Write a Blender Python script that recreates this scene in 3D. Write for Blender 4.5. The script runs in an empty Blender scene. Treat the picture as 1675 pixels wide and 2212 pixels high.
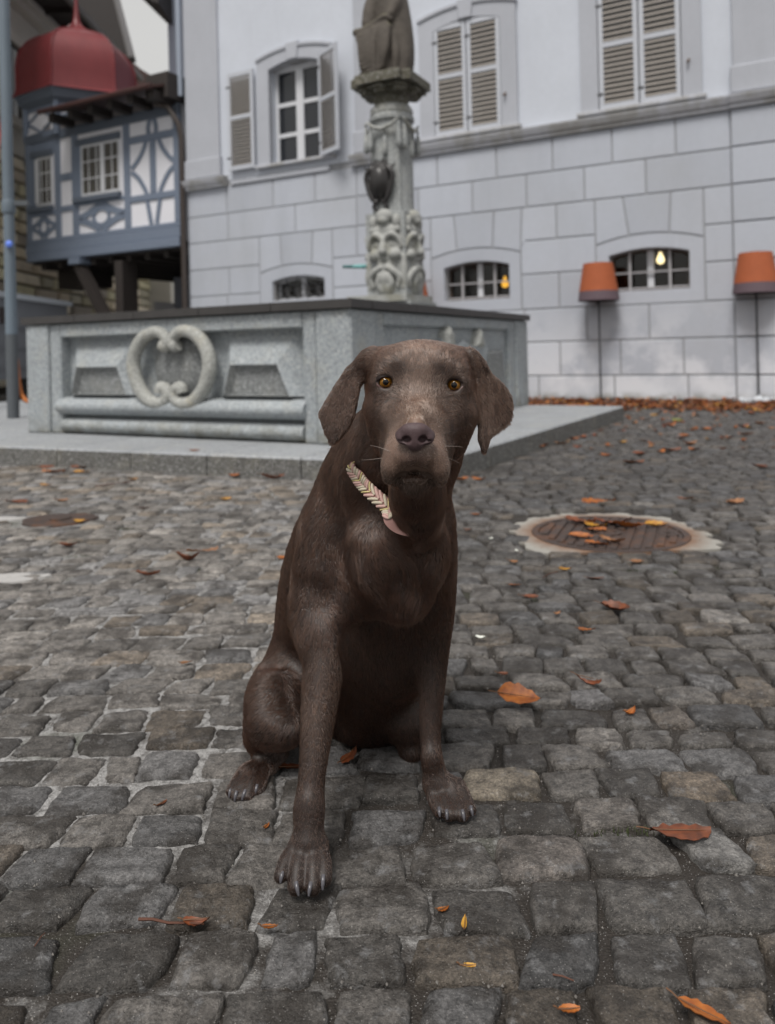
import bpy, bmesh, math, random
import numpy as np
from mathutils import Vector, Matrix

# ------------------------------------------------------------------ scene, camera, light
SC = bpy.context.scene
COL = SC.collection
CAM_H = 0.78
cam_data = bpy.data.cameras.new('camera')
cam = bpy.data.objects.new('camera', cam_data)
COL.objects.link(cam)
cam_data.sensor_fit = 'AUTO'
cam_data.sensor_width = 36.0
cam_data.lens = 27.34
cam_data.shift_x = 0.0
cam_data.shift_y = -349.0 / 2212.0
cam_data.clip_start = 0.02
cam_data.clip_end = 900.0
cam_data.dof.use_dof = True
cam_data.dof.focus_distance = 1.17
cam_data.dof.aperture_fstop = 4.0
cam.location = (0, 0, CAM_H)
ROLL = 0.0235
cam.matrix_world = (Matrix.Translation((0, 0, CAM_H)) @ Matrix.Rotation(ROLL, 4, 'Y')
                    @ Matrix.Rotation(math.pi / 2, 4, 'X'))
SC.camera = cam

SUN_EL, SUN_AZ = math.radians(60), math.radians(200)      # azimuth clockwise from +Y
world = bpy.data.worlds.new('World')
SC.world = world
world.use_nodes = True
wn, wl = world.node_tree.nodes, world.node_tree.links
wn.clear()
w_out = wn.new('ShaderNodeOutputWorld')
w_bg = wn.new('ShaderNodeBackground')
w_sky = wn.new('ShaderNodeTexSky')
w_sky.sky_type = 'NISHITA'
w_sky.sun_disc = False
w_sky.sun_elevation = SUN_EL
w_sky.sun_rotation = SUN_AZ
w_sky.air_density = 1.0
w_sky.dust_density = 4.0
w_hsv = wn.new('ShaderNodeHueSaturation')
w_hsv.inputs['Saturation'].default_value = 0.16
w_mix = wn.new('ShaderNodeMixRGB')                        # even cloud cover over the clear sky
w_mix.inputs['Fac'].default_value = 0.82
w_mix.inputs['Color2'].default_value = (6.1, 6.05, 5.92, 1)
w_cl = wn.new('ShaderNodeTexNoise')
w_cl.inputs['Scale'].default_value = 2.2
w_cl.inputs['Detail'].default_value = 5.0
w_mul = wn.new('ShaderNodeMixRGB'); w_mul.blend_type = 'MULTIPLY'
w_mul.inputs['Fac'].default_value = 0.25
wl.new(w_sky.outputs['Color'], w_hsv.inputs['Color'])
wl.new(w_hsv.outputs['Color'], w_mix.inputs['Color1'])
wl.new(w_mix.outputs['Color'], w_mul.inputs['Color1'])
wl.new(w_cl.outputs['Fac'], w_mul.inputs['Color2'])
wl.new(w_mul.outputs['Color'], w_bg.inputs['Color'])
w_bg.inputs['Strength'].default_value = 0.064
wl.new(w_bg.outputs['Background'], w_out.inputs['Surface'])

sun_data = bpy.data.lights.new('sun', 'SUN')
sun_data.energy = 1.5
sun_data.angle = math.radians(22)
sun_data.color = (1.0, 0.965, 0.92)
sun = bpy.data.objects.new('sun', sun_data)
COL.objects.link(sun)
sun.rotation_euler = (math.pi / 2 - SUN_EL, 0, -SUN_AZ + math.pi)
_d = Vector((math.sin(SUN_AZ) * math.cos(SUN_EL), math.cos(SUN_AZ) * math.cos(SUN_EL), math.sin(SUN_EL)))
sun.rotation_euler = _d.to_track_quat('Z', 'Y').to_euler()
sun.location = _d * 30

SC.view_settings.view_transform = 'Standard'
SC.view_settings.look = 'None'
SC.view_settings.exposure = 0.98
SC.view_settings.gamma = 1.0
SC.view_settings.use_curve_mapping = False
SC.render.engine = 'CYCLES'
SC.cycles.max_bounces = 6
SC.cycles.diffuse_bounces = 3
SC.cycles.transparent_max_bounces = 6
SC.cycles.use_denoising = True

RNG = random.Random(7)
NPR = np.random.default_rng(11)

# ------------------------------------------------------------------ object helpers
def link(o, parent=None):
    COL.objects.link(o)
    if parent is not None:
        o.parent = parent
    return o

def tag(o, label=None, cat=None, group=None, kind=None):
    if label: o['label'] = label
    if cat: o['category'] = cat
    if group: o['group'] = group
    if kind: o['kind'] = kind
    return o

def empty(name, loc=(0, 0, 0), rz=0.0, parent=None):
    o = bpy.data.objects.new(name, None)
    o.empty_display_size = 0.1
    o.location = loc
    o.rotation_euler = (0, 0, rz)
    return link(o, parent)

class MB:
    """collects shapes into one mesh"""
    def __init__(self):
        self.v, self.f, self.m = [], [], []
    def add(self, vs, fs, mi=0):
        n = len(self.v)
        self.v += [tuple(p) for p in vs]
        self.f += [tuple(i + n for i in f) for f in fs]
        self.m += [mi] * len(fs)
        return self
    def box(self, x0, x1, y0, y1, z0, z1, mi=0):
        vs = [(x0,y0,z0),(x1,y0,z0),(x1,y1,z0),(x0,y1,z0),(x0,y0,z1),(x1,y0,z1),(x1,y1,z1),(x0,y1,z1)]
        return self.add(vs, [(0,3,2,1),(4,5,6,7),(0,1,5,4),(1,2,6,5),(2,3,7,6),(3,0,4,7)], mi)
    def prism(self, poly, y0, y1, mi=0):
        """polygon in x,z (counter-clockwise seen from -y), from y0 (front) to y1"""
        n = len(poly)
        vs = [(x, y0, z) for x, z in poly] + [(x, y1, z) for x, z in poly]
        fs = [tuple(range(n)), tuple(range(2 * n - 1, n - 1, -1))]
        fs += [(i, i + n, (i + 1) % n + n, (i + 1) % n) for i in range(n)]
        return self.add(vs, fs, mi)
    def cprism(self, poly, y0, y1, c, mi=0):
        """like prism with a chamfer of c on the front edge"""
        n = len(poly)
        inn = inset(poly, c)
        vs = [(x, y0, z) for x, z in inn] + [(x, y0 + c, z) for x, z in poly] + [(x, y1, z) for x, z in poly]
        fs = [tuple(range(n))]
        for i in range(n):
            j = (i + 1) % n
            fs.append((i, i + n, j + n, j))
            fs.append((i + n, i + 2 * n, j + 2 * n, j + n))
        return self.add(vs, fs, mi)
    def tube(self, pts, r, seg=8, mi=0, cap=True):
        pts = [Vector(p) for p in pts]
        n = len(pts)
        rs = r if isinstance(r, (list, tuple)) else [r] * n
        vs, fs = [], []
        up = None
        for i, p in enumerate(pts):
            t = (pts[min(i + 1, n - 1)] - pts[max(i - 1, 0)]).normalized()
            if up is None:
                up = Vector((0, 0, 1)) if abs(t.z) < .9 else Vector((1, 0, 0))
            a = t.cross(up)
            a = a.normalized() if a.length > 1e-6 else t.orthogonal().normalized()
            b = a.cross(t).normalized()
            up = b
            for k in range(seg):
                w = 2 * math.pi * k / seg
                vs.append(p + (a * math.cos(w) + b * math.sin(w)) * rs[i])
        for i in range(n - 1):
            for k in range(seg):
                k2 = (k + 1) % seg
                fs.append((i * seg + k, i * seg + k2, (i + 1) * seg + k2, (i + 1) * seg + k))
        if cap:
            fs.append(tuple(range(seg - 1, -1, -1)))
            fs.append(tuple((n - 1) * seg + k for k in range(seg)))
        return self.add(vs, fs, mi)
    def lathe(self, prof, c=(0, 0), seg=24, mi=0, a0=0.0, flute=None):
        vs, fs = [], []
        for r, z in prof:
            for k in range(seg):
                w = a0 + 2 * math.pi * k / seg
                rr = r if flute is None else r * flute(w, z)
                vs.append((c[0] + rr * math.cos(w), c[1] + rr * math.sin(w), z))
        n = len(prof)
        for i in range(n - 1):
            for k in range(seg):
                k2 = (k + 1) % seg
                fs.append((i * seg + k, i * seg + k2, (i + 1) * seg + k2, (i + 1) * seg + k))
        fs.append(tuple(range(seg - 1, -1, -1)))
        fs.append(tuple((n - 1) * seg + k for k in range(seg)))
        return self.add(vs, fs, mi)
    def build(self, name, mats, parent=None, smooth=None, loc=None, rz=None):
        me = bpy.data.meshes.new(name)
        me.from_pydata(self.v, [], self.f)
        for m in (mats if isinstance(mats, (list, tuple)) else [mats]):
            me.materials.append(m)
        if any(self.m):
            me.polygons.foreach_set('material_index', self.m)
        me.update()
        if smooth is not None:
            me.polygons.foreach_set('use_smooth', [True] * len(self.f))
            me.set_sharp_from_angle(angle=math.radians(smooth))
        o = bpy.data.objects.new(name, me)
        if loc is not None: o.location = loc
        if rz is not None: o.rotation_euler = (0, 0, rz)
        return link(o, parent)

def inset(poly, c):
    n = len(poly)
    out = []
    for i in range(n):
        p0, p, p1 = Vector(poly[i - 1]), Vector(poly[i]), Vector(poly[(i + 1) % n])
        a, b = (p - p0), (p1 - p)
        a = a.normalized() if a.length > 1e-9 else Vector((1, 0))
        b = b.normalized() if b.length > 1e-9 else Vector((1, 0))
        na, nb = Vector((-a.y, a.x)), Vector((-b.y, b.x))
        m = na + nb
        d = max(m.dot(na), 0.3)
        q = p + m * (c / d)
        out.append((q.x, q.y))
    return out

def mesh_np(name, verts, faces, mat, parent=None, smooth=True):
    """numpy verts (n,3), faces (m,3 or 4)"""
    me = bpy.data.meshes.new(name)
    k = faces.shape[1]
    me.vertices.add(len(verts))
    me.vertices.foreach_set('co', np.ascontiguousarray(verts, dtype=np.float32).ravel())
    me.loops.add(faces.size)
    me.loops.foreach_set('vertex_index', np.ascontiguousarray(faces, dtype=np.int32).ravel())
    me.polygons.add(len(faces))
    me.polygons.foreach_set('loop_start', np.arange(0, faces.size, k, dtype=np.int32))
    me.update(calc_edges=True)
    me.validate()
    me.polygons.foreach_set('use_smooth', np.full(len(me.polygons), smooth))
    if mat is not None:
        me.materials.append(mat)
    o = bpy.data.objects.new(name, me)
    return link(o, parent)

# ------------------------------------------------------------------ material helper
class Mat:
    def __init__(self, name, color, rough=0.7, spec=0.5, metal=0.0):
        self.mat = bpy.data.materials.new(name)
        self.mat.use_nodes = True
        self.nt = self.mat.node_tree
        self.N, self.L = self.nt.nodes, self.nt.links
        self.b = self.N['Principled BSDF']
        self.b.inputs['Base Color'].default_value = (*color, 1)
        self.b.inputs['Roughness'].default_value = rough
        self.b.inputs['Metallic'].default_value = metal
        self.b.inputs['Specular IOR Level'].default_value = spec
        self.col = None
        self.base = color
        tc = self.N.new('ShaderNodeTexCoord')
        geo = self.N.new('ShaderNodeNewGeometry')
        self.obj, self.pos, self.geo = tc.outputs['Object'], geo.outputs['Position'], geo
        self.hgt = None
    def noise(self, scale, detail=4.0, rough=0.55, coord=None, sc=None, dist=0.0):
        n = self.N.new('ShaderNodeTexNoise')
        n.inputs['Scale'].default_value = scale
        n.inputs['Detail'].default_value = detail
        n.inputs['Roughness'].default_value = rough
        n.inputs['Distortion'].default_value = dist
        c = coord or self.pos
        if sc:
            mp = self.N.new('ShaderNodeMapping')
            mp.inputs['Scale'].default_value = sc
            self.L.new(c, mp.inputs['Vector']); c = mp.outputs['Vector']
        self.L.new(c, n.inputs['Vector'])
        return n.outputs['Fac']
    def vor(self, scale, feature='F1', out='Distance', coord=None, rnd=1.0):
        n = self.N.new('ShaderNodeTexVoronoi')
        n.feature = feature
        n.inputs['Scale'].default_value = scale
        n.inputs['Randomness'].default_value = rnd
        self.L.new(coord or self.pos, n.inputs['Vector'])
        return n.outputs[out]
    def ramp(self, fac, a, b, lo=0.0, hi=1.0):
        n = self.N.new('ShaderNodeMapRange')
        n.inputs['From Min'].default_value = a
        n.inputs['From Max'].default_value = b
        n.inputs['To Min'].default_value = lo
        n.inputs['To Max'].default_value = hi
        self.L.new(fac, n.inputs['Value'])
        return n.outputs['Result']
    def math(self, op, a, b=None):
        n = self.N.new('ShaderNodeMath'); n.operation = op
        for i, x in enumerate((a, b)):
            if x is None: continue
            if isinstance(x, (int, float)): n.inputs[i].default_value = x
            else: self.L.new(x, n.inputs[i])
        return n.outputs[0]
    def _col(self):
        if self.col is None:
            n = self.N.new('ShaderNodeRGB'); n.outputs[0].default_value = (*self.base, 1)
            self.col = n.outputs[0]
        return self.col
    def mix(self, fac, color, blend='MIX'):
        n = self.N.new('ShaderNodeMixRGB'); n.blend_type = blend
        if isinstance(fac, (int, float)): n.inputs['Fac'].default_value = fac
        else: self.L.new(fac, n.inputs['Fac'])
        self.L.new(self._col(), n.inputs['Color1'])
        if isinstance(color, (tuple, list)): n.inputs['Color2'].default_value = (*color, 1)
        else: self.L.new(color, n.inputs['Color2'])
        self.col = n.outputs[0]
        return self
    def val(self, fac, lo, hi):
        """multiply the colour by lo..hi following fac"""
        m = self.ramp(fac, 0, 1, lo, hi)
        n = self.N.new('ShaderNodeVectorMath'); n.operation = 'SCALE'
        self.L.new(self._col(), n.inputs[0]); self.L.new(m, n.inputs['Scale'])
        self.col = n.outputs[0]
        return self
    def attr(self, name, out='Fac'):
        n = self.N.new('ShaderNodeAttribute'); n.attribute_name = name
        return n.outputs[out]
    def rnd(self):
        n = self.N.new('ShaderNodeObjectInfo')
        return n.outputs['Random']
    def sep(self, ax, v=None):
        n = self.N.new('ShaderNodeSeparateXYZ'); self.L.new(v or self.pos, n.inputs[0])
        return n.outputs[ax]
    def bump(self, h, strength=0.4, dist=0.01):
        n = self.N.new('ShaderNodeBump')
        n.inputs['Strength'].default_value = strength
        n.inputs['Distance'].default_value = dist
        self.L.new(h, n.inputs['Height'])
        if self.hgt is not None: self.L.new(self.hgt, n.inputs['Normal'])
        self.hgt = n.outputs['Normal']
        return self
    def rough(self, fac, lo, hi):
        self.L.new(self.ramp(fac, 0, 1, lo, hi), self.b.inputs['Roughness'])
        return self
    def done(self):
        if self.col is not None: self.L.new(self.col, self.b.inputs['Base Color'])
        if self.hgt is not None: self.L.new(self.hgt, self.b.inputs['Normal'])
        return self.mat

# ------------------------------------------------------------------ implicit surface sculpting
class Field:
    def __init__(self, lo, hi, h):
        self.lo, self.h = np.array(lo, dtype=np.float64), h
        self.n = np.ceil((np.array(hi) - self.lo) / h).astype(int) + 1
        self.d = np.full(self.n, 0.5, dtype=np.float32)
    def box(self, lo, hi):
        a = np.clip(np.floor((np.array(lo) - self.lo) / self.h).astype(int), 0, self.n - 1)
        b = np.clip(np.ceil((np.array(hi) - self.lo) / self.h).astype(int) + 1, 1, self.n)
        sl = tuple(slice(a[i], b[i]) for i in range(3))
        ax = [(self.lo[i] + self.h * np.arange(a[i], b[i])).astype(np.float32) for i in range(3)]
        return sl, np.meshgrid(*ax, indexing='ij')
    def put(self, sl, d, k, op):
        v = self.d[sl]
        if op == 'sub':
            d = -d
            hh = np.maximum(k - np.abs(v - d), 0) / k
            self.d[sl] = np.maximum(v, d) + hh * hh * k * .25
        else:
            hh = np.maximum(k - np.abs(v - d), 0) / k
            self.d[sl] = np.minimum(v, d) - hh * hh * k * .25
    def cap(self, a, b, ra, rb, k=.02, op='add', squash=None):
        a, b = np.array(a, float), np.array(b, float)
        m = max(ra, rb) + max(k, 4 * self.h)
        sl, (X, Y, Z) = self.box(np.minimum(a, b) - m, np.maximum(a, b) + m)
        ab = b - a
        L = max(ab @ ab, 1e-9)
        t = np.clip(((X - a[0]) * ab[0] + (Y - a[1]) * ab[1] + (Z - a[2]) * ab[2]) / L, 0, 1)
        d = np.sqrt((X - a[0] - t * ab[0]) ** 2 + (Y - a[1] - t * ab[1]) ** 2 + (Z - a[2] - t * ab[2]) ** 2) - (ra + t * (rb - ra))
        self.put(sl, d.astype(np.float32), k, op)
    def chain(self, pts, radii, k=.02, op='add', sub=5):
        """one smooth limb through several joints (Catmull-Rom in position and radius)"""
        Q = np.array([list(p) + [r] for p, r in zip(pts, radii)], float)
        Q = np.vstack([2 * Q[0] - Q[1], Q, 2 * Q[-1] - Q[-2]])
        out = []
        for i in range(1, len(Q) - 2):
            for t in np.linspace(0, 1, sub, endpoint=False):
                a, b, c, d = Q[i - 1], Q[i], Q[i + 1], Q[i + 2]
                out.append(.5 * (2 * b + (c - a) * t + (2 * a - 5 * b + 4 * c - d) * t * t + (3 * b - a - 3 * c + d) * t ** 3))
        out.append(Q[-2])
        S = np.array(out)
        m = S[:, 3].max() + max(k, 4 * self.h)
        sl, (X, Y, Z) = self.box(S[:, :3].min(0) - m, S[:, :3].max(0) + m)
        D = np.full(X.shape, .5, np.float32)
        for p, q in zip(S[:-1], S[1:]):
            ab = q[:3] - p[:3]
            t = np.clip(((X - p[0]) * ab[0] + (Y - p[1]) * ab[1] + (Z - p[2]) * ab[2]) / max(ab @ ab, 1e-9), 0, 1)
            d = np.sqrt((X - p[0] - t * ab[0]) ** 2 + (Y - p[1] - t * ab[1]) ** 2 + (Z - p[2] - t * ab[2]) ** 2) - (p[3] + t * (q[3] - p[3]))
            D = np.minimum(D, d)
        self.put(sl, D.astype(np.float32), k, op)
    def ell(self, c, r, k=.02, op='add', R=None):
        c, r = np.array(c, float), np.array(r, float)
        m = r.max() + max(k, 4 * self.h)
        sl, (X, Y, Z) = self.box(c - m, c + m)
        X, Y, Z = X - c[0], Y - c[1], Z - c[2]
        if R is not None:
            R = np.array(R)
            X, Y, Z = (R[0, 0] * X + R[1, 0] * Y + R[2, 0] * Z, R[0, 1] * X + R[1, 1] * Y + R[2, 1] * Z, R[0, 2] * X + R[1, 2] * Y + R[2, 2] * Z)
        k0 = np.sqrt((X / r[0]) ** 2 + (Y / r[1]) ** 2 + (Z / r[2]) ** 2)
        k1 = np.sqrt((X / r[0] ** 2) ** 2 + (Y / r[1] ** 2) ** 2 + (Z / r[2] ** 2) ** 2) + 1e-9
        self.put(sl, (k0 * (k0 - 1) / k1).astype(np.float32), k, op)
    def flap(self, poly, y0fn, t, k=.01, rr=.004, axes=(0, 2, 1)):
        """thin sheet: outline poly in (x,z), centre depth y0fn(x,z), half thickness t"""
        P = np.array(poly, float)
        m = k + 5 * self.h + t
        ys = [y0fn(np.array(p[0]), np.array(p[1])) for p in poly]
        lo = np.array([P[:, 0].min(), min(ys) - .03, P[:, 1].min()]) - m
        hi = np.array([P[:, 0].max(), max(ys) + .03, P[:, 1].max()]) + m
        sl, (X, Y, Z) = self.box(lo, hi)
        x2, z2 = X[:, 0, :], Z[:, 0, :]
        d2 = np.full(x2.shape, 1e9); s = np.ones(x2.shape)
        n = len(P)
        for i in range(n):
            a, b = P[i], P[i - 1]
            e = b - a
            wx, wz = x2 - a[0], z2 - a[1]
            tt = np.clip((wx * e[0] + wz * e[1]) / (e @ e), 0, 1)
            d2 = np.minimum(d2, (wx - e[0] * tt) ** 2 + (wz - e[1] * tt) ** 2)
            c1, c2, c3 = z2 >= a[1], z2 < b[1], e[0] * wz > e[1] * wx
            fl = (c1 & c2 & c3) | (~c1 & ~c2 & ~c3)
            s = np.where(fl, -s, s)
        d2 = s * np.sqrt(d2)
        yc = y0fn(x2, z2)
        d3 = np.abs(Y - yc[:, None, :]) - t
        a, b = d2[:, None, :] + rr, d3 + rr
        d = np.minimum(np.maximum(a, b), 0) + np.sqrt(np.maximum(a, 0) ** 2 + np.maximum(b, 0) ** 2) - rr
        self.put(sl, d.astype(np.float32), k, 'add')
    def floor(self, z):
        """cut everything under z"""
        zz = (self.lo[2] + self.h * np.arange(self.n[2])).astype(np.float32)
        self.d = np.maximum(self.d, (z - zz)[None, None, :])
    def mesh(self):
        """naive surface nets"""
        d = self.d
        s = d < 0
        nx, ny, nz = d.shape
        cnt = np.zeros((nx - 1, ny - 1, nz - 1), np.uint8)
        for i in (0, 1):
            for j in (0, 1):
                for k in (0, 1):
                    cnt += s[i:nx - 1 + i, j:ny - 1 + j, k:nz - 1 + k]
        act = (cnt > 0) & (cnt < 8)
        I, J, K = np.nonzero(act)
        acc = np.zeros((len(I), 3)); num = np.zeros(len(I))
        corners = [(i, j, k) for i in (0, 1) for j in (0, 1) for k in (0, 1)]
        for a in corners:
            for ax in range(3):
                if a[ax]: continue
                b = list(a); b[ax] = 1
                va = d[I + a[0], J + a[1], K + a[2]]; vb = d[I + b[0], J + b[1], K + b[2]]
                cr = (va < 0) != (vb < 0)
                t = np.where(cr, va / np.where(cr, va - vb, 1), 0)
                p = np.tile(np.array(a, float), (len(I), 1)); p[:, ax] += t
                acc += p * cr[:, None]; num += cr
        v = self.lo + self.h * (np.stack([I, J, K], 1) + acc / num[:, None])
        idx = np.full(act.shape, -1, np.int64)
        idx[I, J, K] = np.arange(len(I))
        F = []
        for ax in range(3):
            a = [slice(None)] * 3; b = [slice(None)] * 3
            a[ax] = slice(0, -1); b[ax] = slice(1, None)
            s0, s1 = s[tuple(a)], s[tuple(b)]
            o1, o2 = (ax + 1) % 3, (ax + 2) % 3
            c = np.nonzero(s0 != s1)
            c = np.stack(c, 1)
            ok = (c[:, o1] > 0) & (c[:, o2] > 0) & (c[:, o1] < d.shape[o1] - 1) & (c[:, o2] < d.shape[o2] - 1)
            c = c[ok]
            def g(u, w):
                q = c.copy(); q[:, o1] -= u; q[:, o2] -= w
                return idx[q[:, 0], q[:, 1], q[:, 2]]
            quad = np.stack([g(1, 1), g(0, 1), g(0, 0), g(1, 0)], 1)
            flip = s1[c[:, 0], c[:, 1], c[:, 2]]
            quad[flip] = quad[flip][:, ::-1]
            F.append(quad)
        return v, np.concatenate(F)

def vert_normals(v, f):
    n = np.zeros_like(v)
    e1, e2 = v[f[:, 2]] - v[f[:, 0]], v[f[:, 3]] - v[f[:, 1]]
    fn = np.cross(e1, e2)
    for i in range(4):
        np.add.at(n, f[:, i], fn)
    return n / (np.linalg.norm(n, axis=1, keepdims=True) + 1e-12)

# ------------------------------------------------------------------ ground, cobbles
WN, WE, WD = np.array((.4663, .8846)), np.array((.8846, -.4663)), 11.23      # house front: normal, direction, distance
WALL_RZ = math.atan2(WE[1], WE[0])
CORNER = np.array((-.25, 5.3))                                              # near corner of the fountain basin
MAN_R, MAN_L = np.array((.905, 3.235)), np.array((-1.61, 3.76))

def sstep(a, b, x):
    t = np.clip((x - a) / (b - a), 0, 1)
    return t * t * (3 - 2 * t)

def wob(x, y, seed=0):
    r = np.random.default_rng(seed)
    out = 0
    for s in (1.3, 2.9, 5.7, 11.0):
        a, b, c = r.normal(0, 1, 3)
        out = out + np.sin(s * (a * x + b * y) + c * 6) / s
    return out

def fill_light(x, y):
    """where pale grit fills the joints (left), where dark soil does (right and near)"""
    return np.clip(sstep(.25, -.35, x - .1 * (y - 2)) * sstep(.80, 1.35, y) + .32 * wob(x * 2, y * 2, 3), 0, 1)

gx = np.unique(np.concatenate([np.linspace(-1.3, 1.3, 150), np.linspace(-6, 6, 90), np.array([-160, -60, -25, -12, 12, 25, 60, 160])]))
gy = np.unique(np.concatenate([np.linspace(.72, 2.6, 120), np.linspace(2.6, 12, 110), np.array([-60, -20, -6, -2, 0, .4, 16, 25, 45, 90, 260])]))
GX_, GY_ = np.meshgrid(gx, gy, indexing='ij')
gz = -.0135 + .0065 * fill_light(GX_, GY_) + .0012 * wob(GX_ * 9, GY_ * 9, 5) * 1.5 + NPR.normal(0, .0007, GX_.shape)
gv = np.stack([GX_.ravel(), GY_.ravel(), gz.ravel()], 1)
ni, nj = GX_.shape
ii = (np.arange(ni - 1)[:, None] * nj + np.arange(nj - 1)[None, :]).ravel()
gf = np.stack([ii, ii + nj, ii + nj + 1, ii + 1], 1)
m = Mat('joint_soil', (.026, .021, .017), .7)
grit = m.attr('pale')
n1 = m.noise(9, 5, .65); n2 = m.noise(70, 4, .7)
mask = m.math('MULTIPLY', m.ramp(m.math('ADD', grit, m.ramp(n1, .3, .7, -.55, .40)), .25, .75), m.ramp(n2, .30, .62, .12, 1))
m.mix(mask, (.33, .325, .32))
m.val(m.noise(260, 3, .6), .45, 1.6)
m.mix(m.ramp(m.vor(240, 'F1', 'Distance'), .18, .08), (.42, .41, .40))
m.mix(m.math('MULTIPLY', m.ramp(m.noise(2.3, 3), .60, .70), .6), (.035, .045, .016))
m.bump(n2, .6, .006).bump(m.vor(300, 'F1'), .6, .003)
ground = mesh_np('ground', gv, gf, m.done())
tag(ground, kind='structure')
at = ground.data.attributes.new('pale', 'FLOAT', 'POINT')
at.data.foreach_set('value', fill_light(gv[:, 0], gv[:, 1]).astype(np.float32))

def stone_mat():
    m = Mat('cobble_granite', (.094, .088, .083), .5)
    m.mix(1.0, m.attr('tone', 'Color'), 'MULTIPLY')
    big = m.noise(11, 5, .6)
    mid = m.noise(46, 6, .72)
    m.val(m.ramp(mid, .28, .72), .30, 1.80)
    m.val(m.ramp(m.noise(210, 4, .8), .30, .70), .42, 1.75)
    m.mix(m.math('MULTIPLY', m.ramp(big, .48, .60), .75), (.026, .021, .017))                 # damp dark blotches
    m.mix(m.math('MULTIPLY', m.ramp(m.noise(27, 5, .7), .56, .70), .6), (.27, .27, .275))   # pale worn patches
    m.mix(m.ramp(m.vor(210, 'F1'), .15, .06), (.40, .385, .37))                                # feldspar specks
    m.rough(m.ramp(mid, .3, .7), .27, .62)
    m.bump(m.noise(30, 6, .7), .55, .012).bump(m.noise(120, 5, .75), .8, .006).bump(m.noise(420, 2), .5, .002)
    return m.done()
COBBLE = stone_mat()

def stone_shape(quad, n, seed, top, round_):
    """one set stone: rounded outline between four corners, domed uneven top, sides going into the ground"""
    r = np.random.default_rng(seed)
    if n >= 9:
        t = np.array([-1, -.95, -.84, -.62, -.32, 0, .32, .62, .84, .95, 1])
    elif n >= 5:
        t = np.array([-1, -.86, -.4, .4, .86, 1])
    else:
        t = np.array([-1, -.8, .8, 1])
    U, V = np.meshgrid(t, t, indexing='ij')
    bw = r.uniform(0, 6.28, 4); bk = r.normal(0, .035, 4)
    U0, V0 = U, V
    k = round_
    u = U * np.sqrt(1 - k * V * V / 2); v = V * np.sqrt(1 - k * U * U / 2)
    s_ = 1 / math.sqrt(1 - k / 2) * (1 - .18 * k)
    u, v = u * s_ if False else u, v
    q = np.array(quad)
    a, b = (u + 1) / 2, (v + 1) / 2
    X = (1 - a)[..., None] * ((1 - b)[..., None] * q[0] + b[..., None] * q[3]) + a[..., None] * ((1 - b)[..., None] * q[1] + b[..., None] * q[2])
    edge = np.maximum(np.abs(U), np.abs(V))
    out_ = (bk[0] * np.cos(2 * np.arctan2(V, U + 1e-6) + bw[0]) + bk[1] * np.cos(3 * np.arctan2(V, U + 1e-6) + bw[1]) + bk[2] * np.cos(5 * np.arctan2(V, U + 1e-6) + bw[2]))
    X = X + (X - q.mean(0)) * (np.minimum(out_, .02) * edge ** 2)[..., None]
    X = X + (.0028 * np.sin(7 * U + r.uniform(0, 6)) + .0022 * np.sin(13 * V + r.uniform(0, 6)))[..., None] * edge[..., None] * np.array((.7, .7))
    z = top * (1 - .06 * edge ** 2) - (.0080 + .5 * max(top, 0)) * np.clip((edge - .87) / .13, 0, 1) ** 2.2
    for sc in (2.1, 3.7, 6.3):
        z = z + .0015 / sc * 2 * np.sin(sc * (r.normal() * U + r.normal() * V) + r.uniform(0, 6))
    z = z + .0016 * (r.normal() * U + r.normal() * V)
    m_ = len(t)
    vs = np.concatenate([X.reshape(-1, 2), z.reshape(-1, 1)], 1)
    idx = np.arange(m_ * m_).reshape(m_, m_)
    f = np.stack([idx[:-1, :-1], idx[1:, :-1], idx[1:, 1:], idx[:-1, 1:]], -1).reshape(-1, 4)
    ring = np.concatenate([idx[:, 0], idx[-1, 1:], idx[-2::-1, -1], idx[0, -2:0:-1]])
    sk = vs[ring].copy(); sk[:, 2] = -.032
    base = len(vs)
    ar = np.arange(len(ring)); nx = (ar + 1) % len(ring)
    f2 = np.stack([ring[nx], ring[ar], base + ar, base + nx], 1)
    return np.concatenate([vs, sk]), np.concatenate([f, f2])

def in_step(x, y):
    p = np.array((x, y)) - CORNER
    a, b = p @ WE, p @ WN
    return -8 < a < STEP_E(b) + .02 and STEP_F(a) - .02 < b < 3.86
def STEP_F(a): return -.60 + .075 * (a + 0)          # front edge drifts a little from the basin
def STEP_E(b): return .86 + .05 * b
def in_collar(x, y):
    p = np.array((x, y)) - MAN_R
    return abs(p[0]) < .395 and -.285 < p[1] < .40

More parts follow.
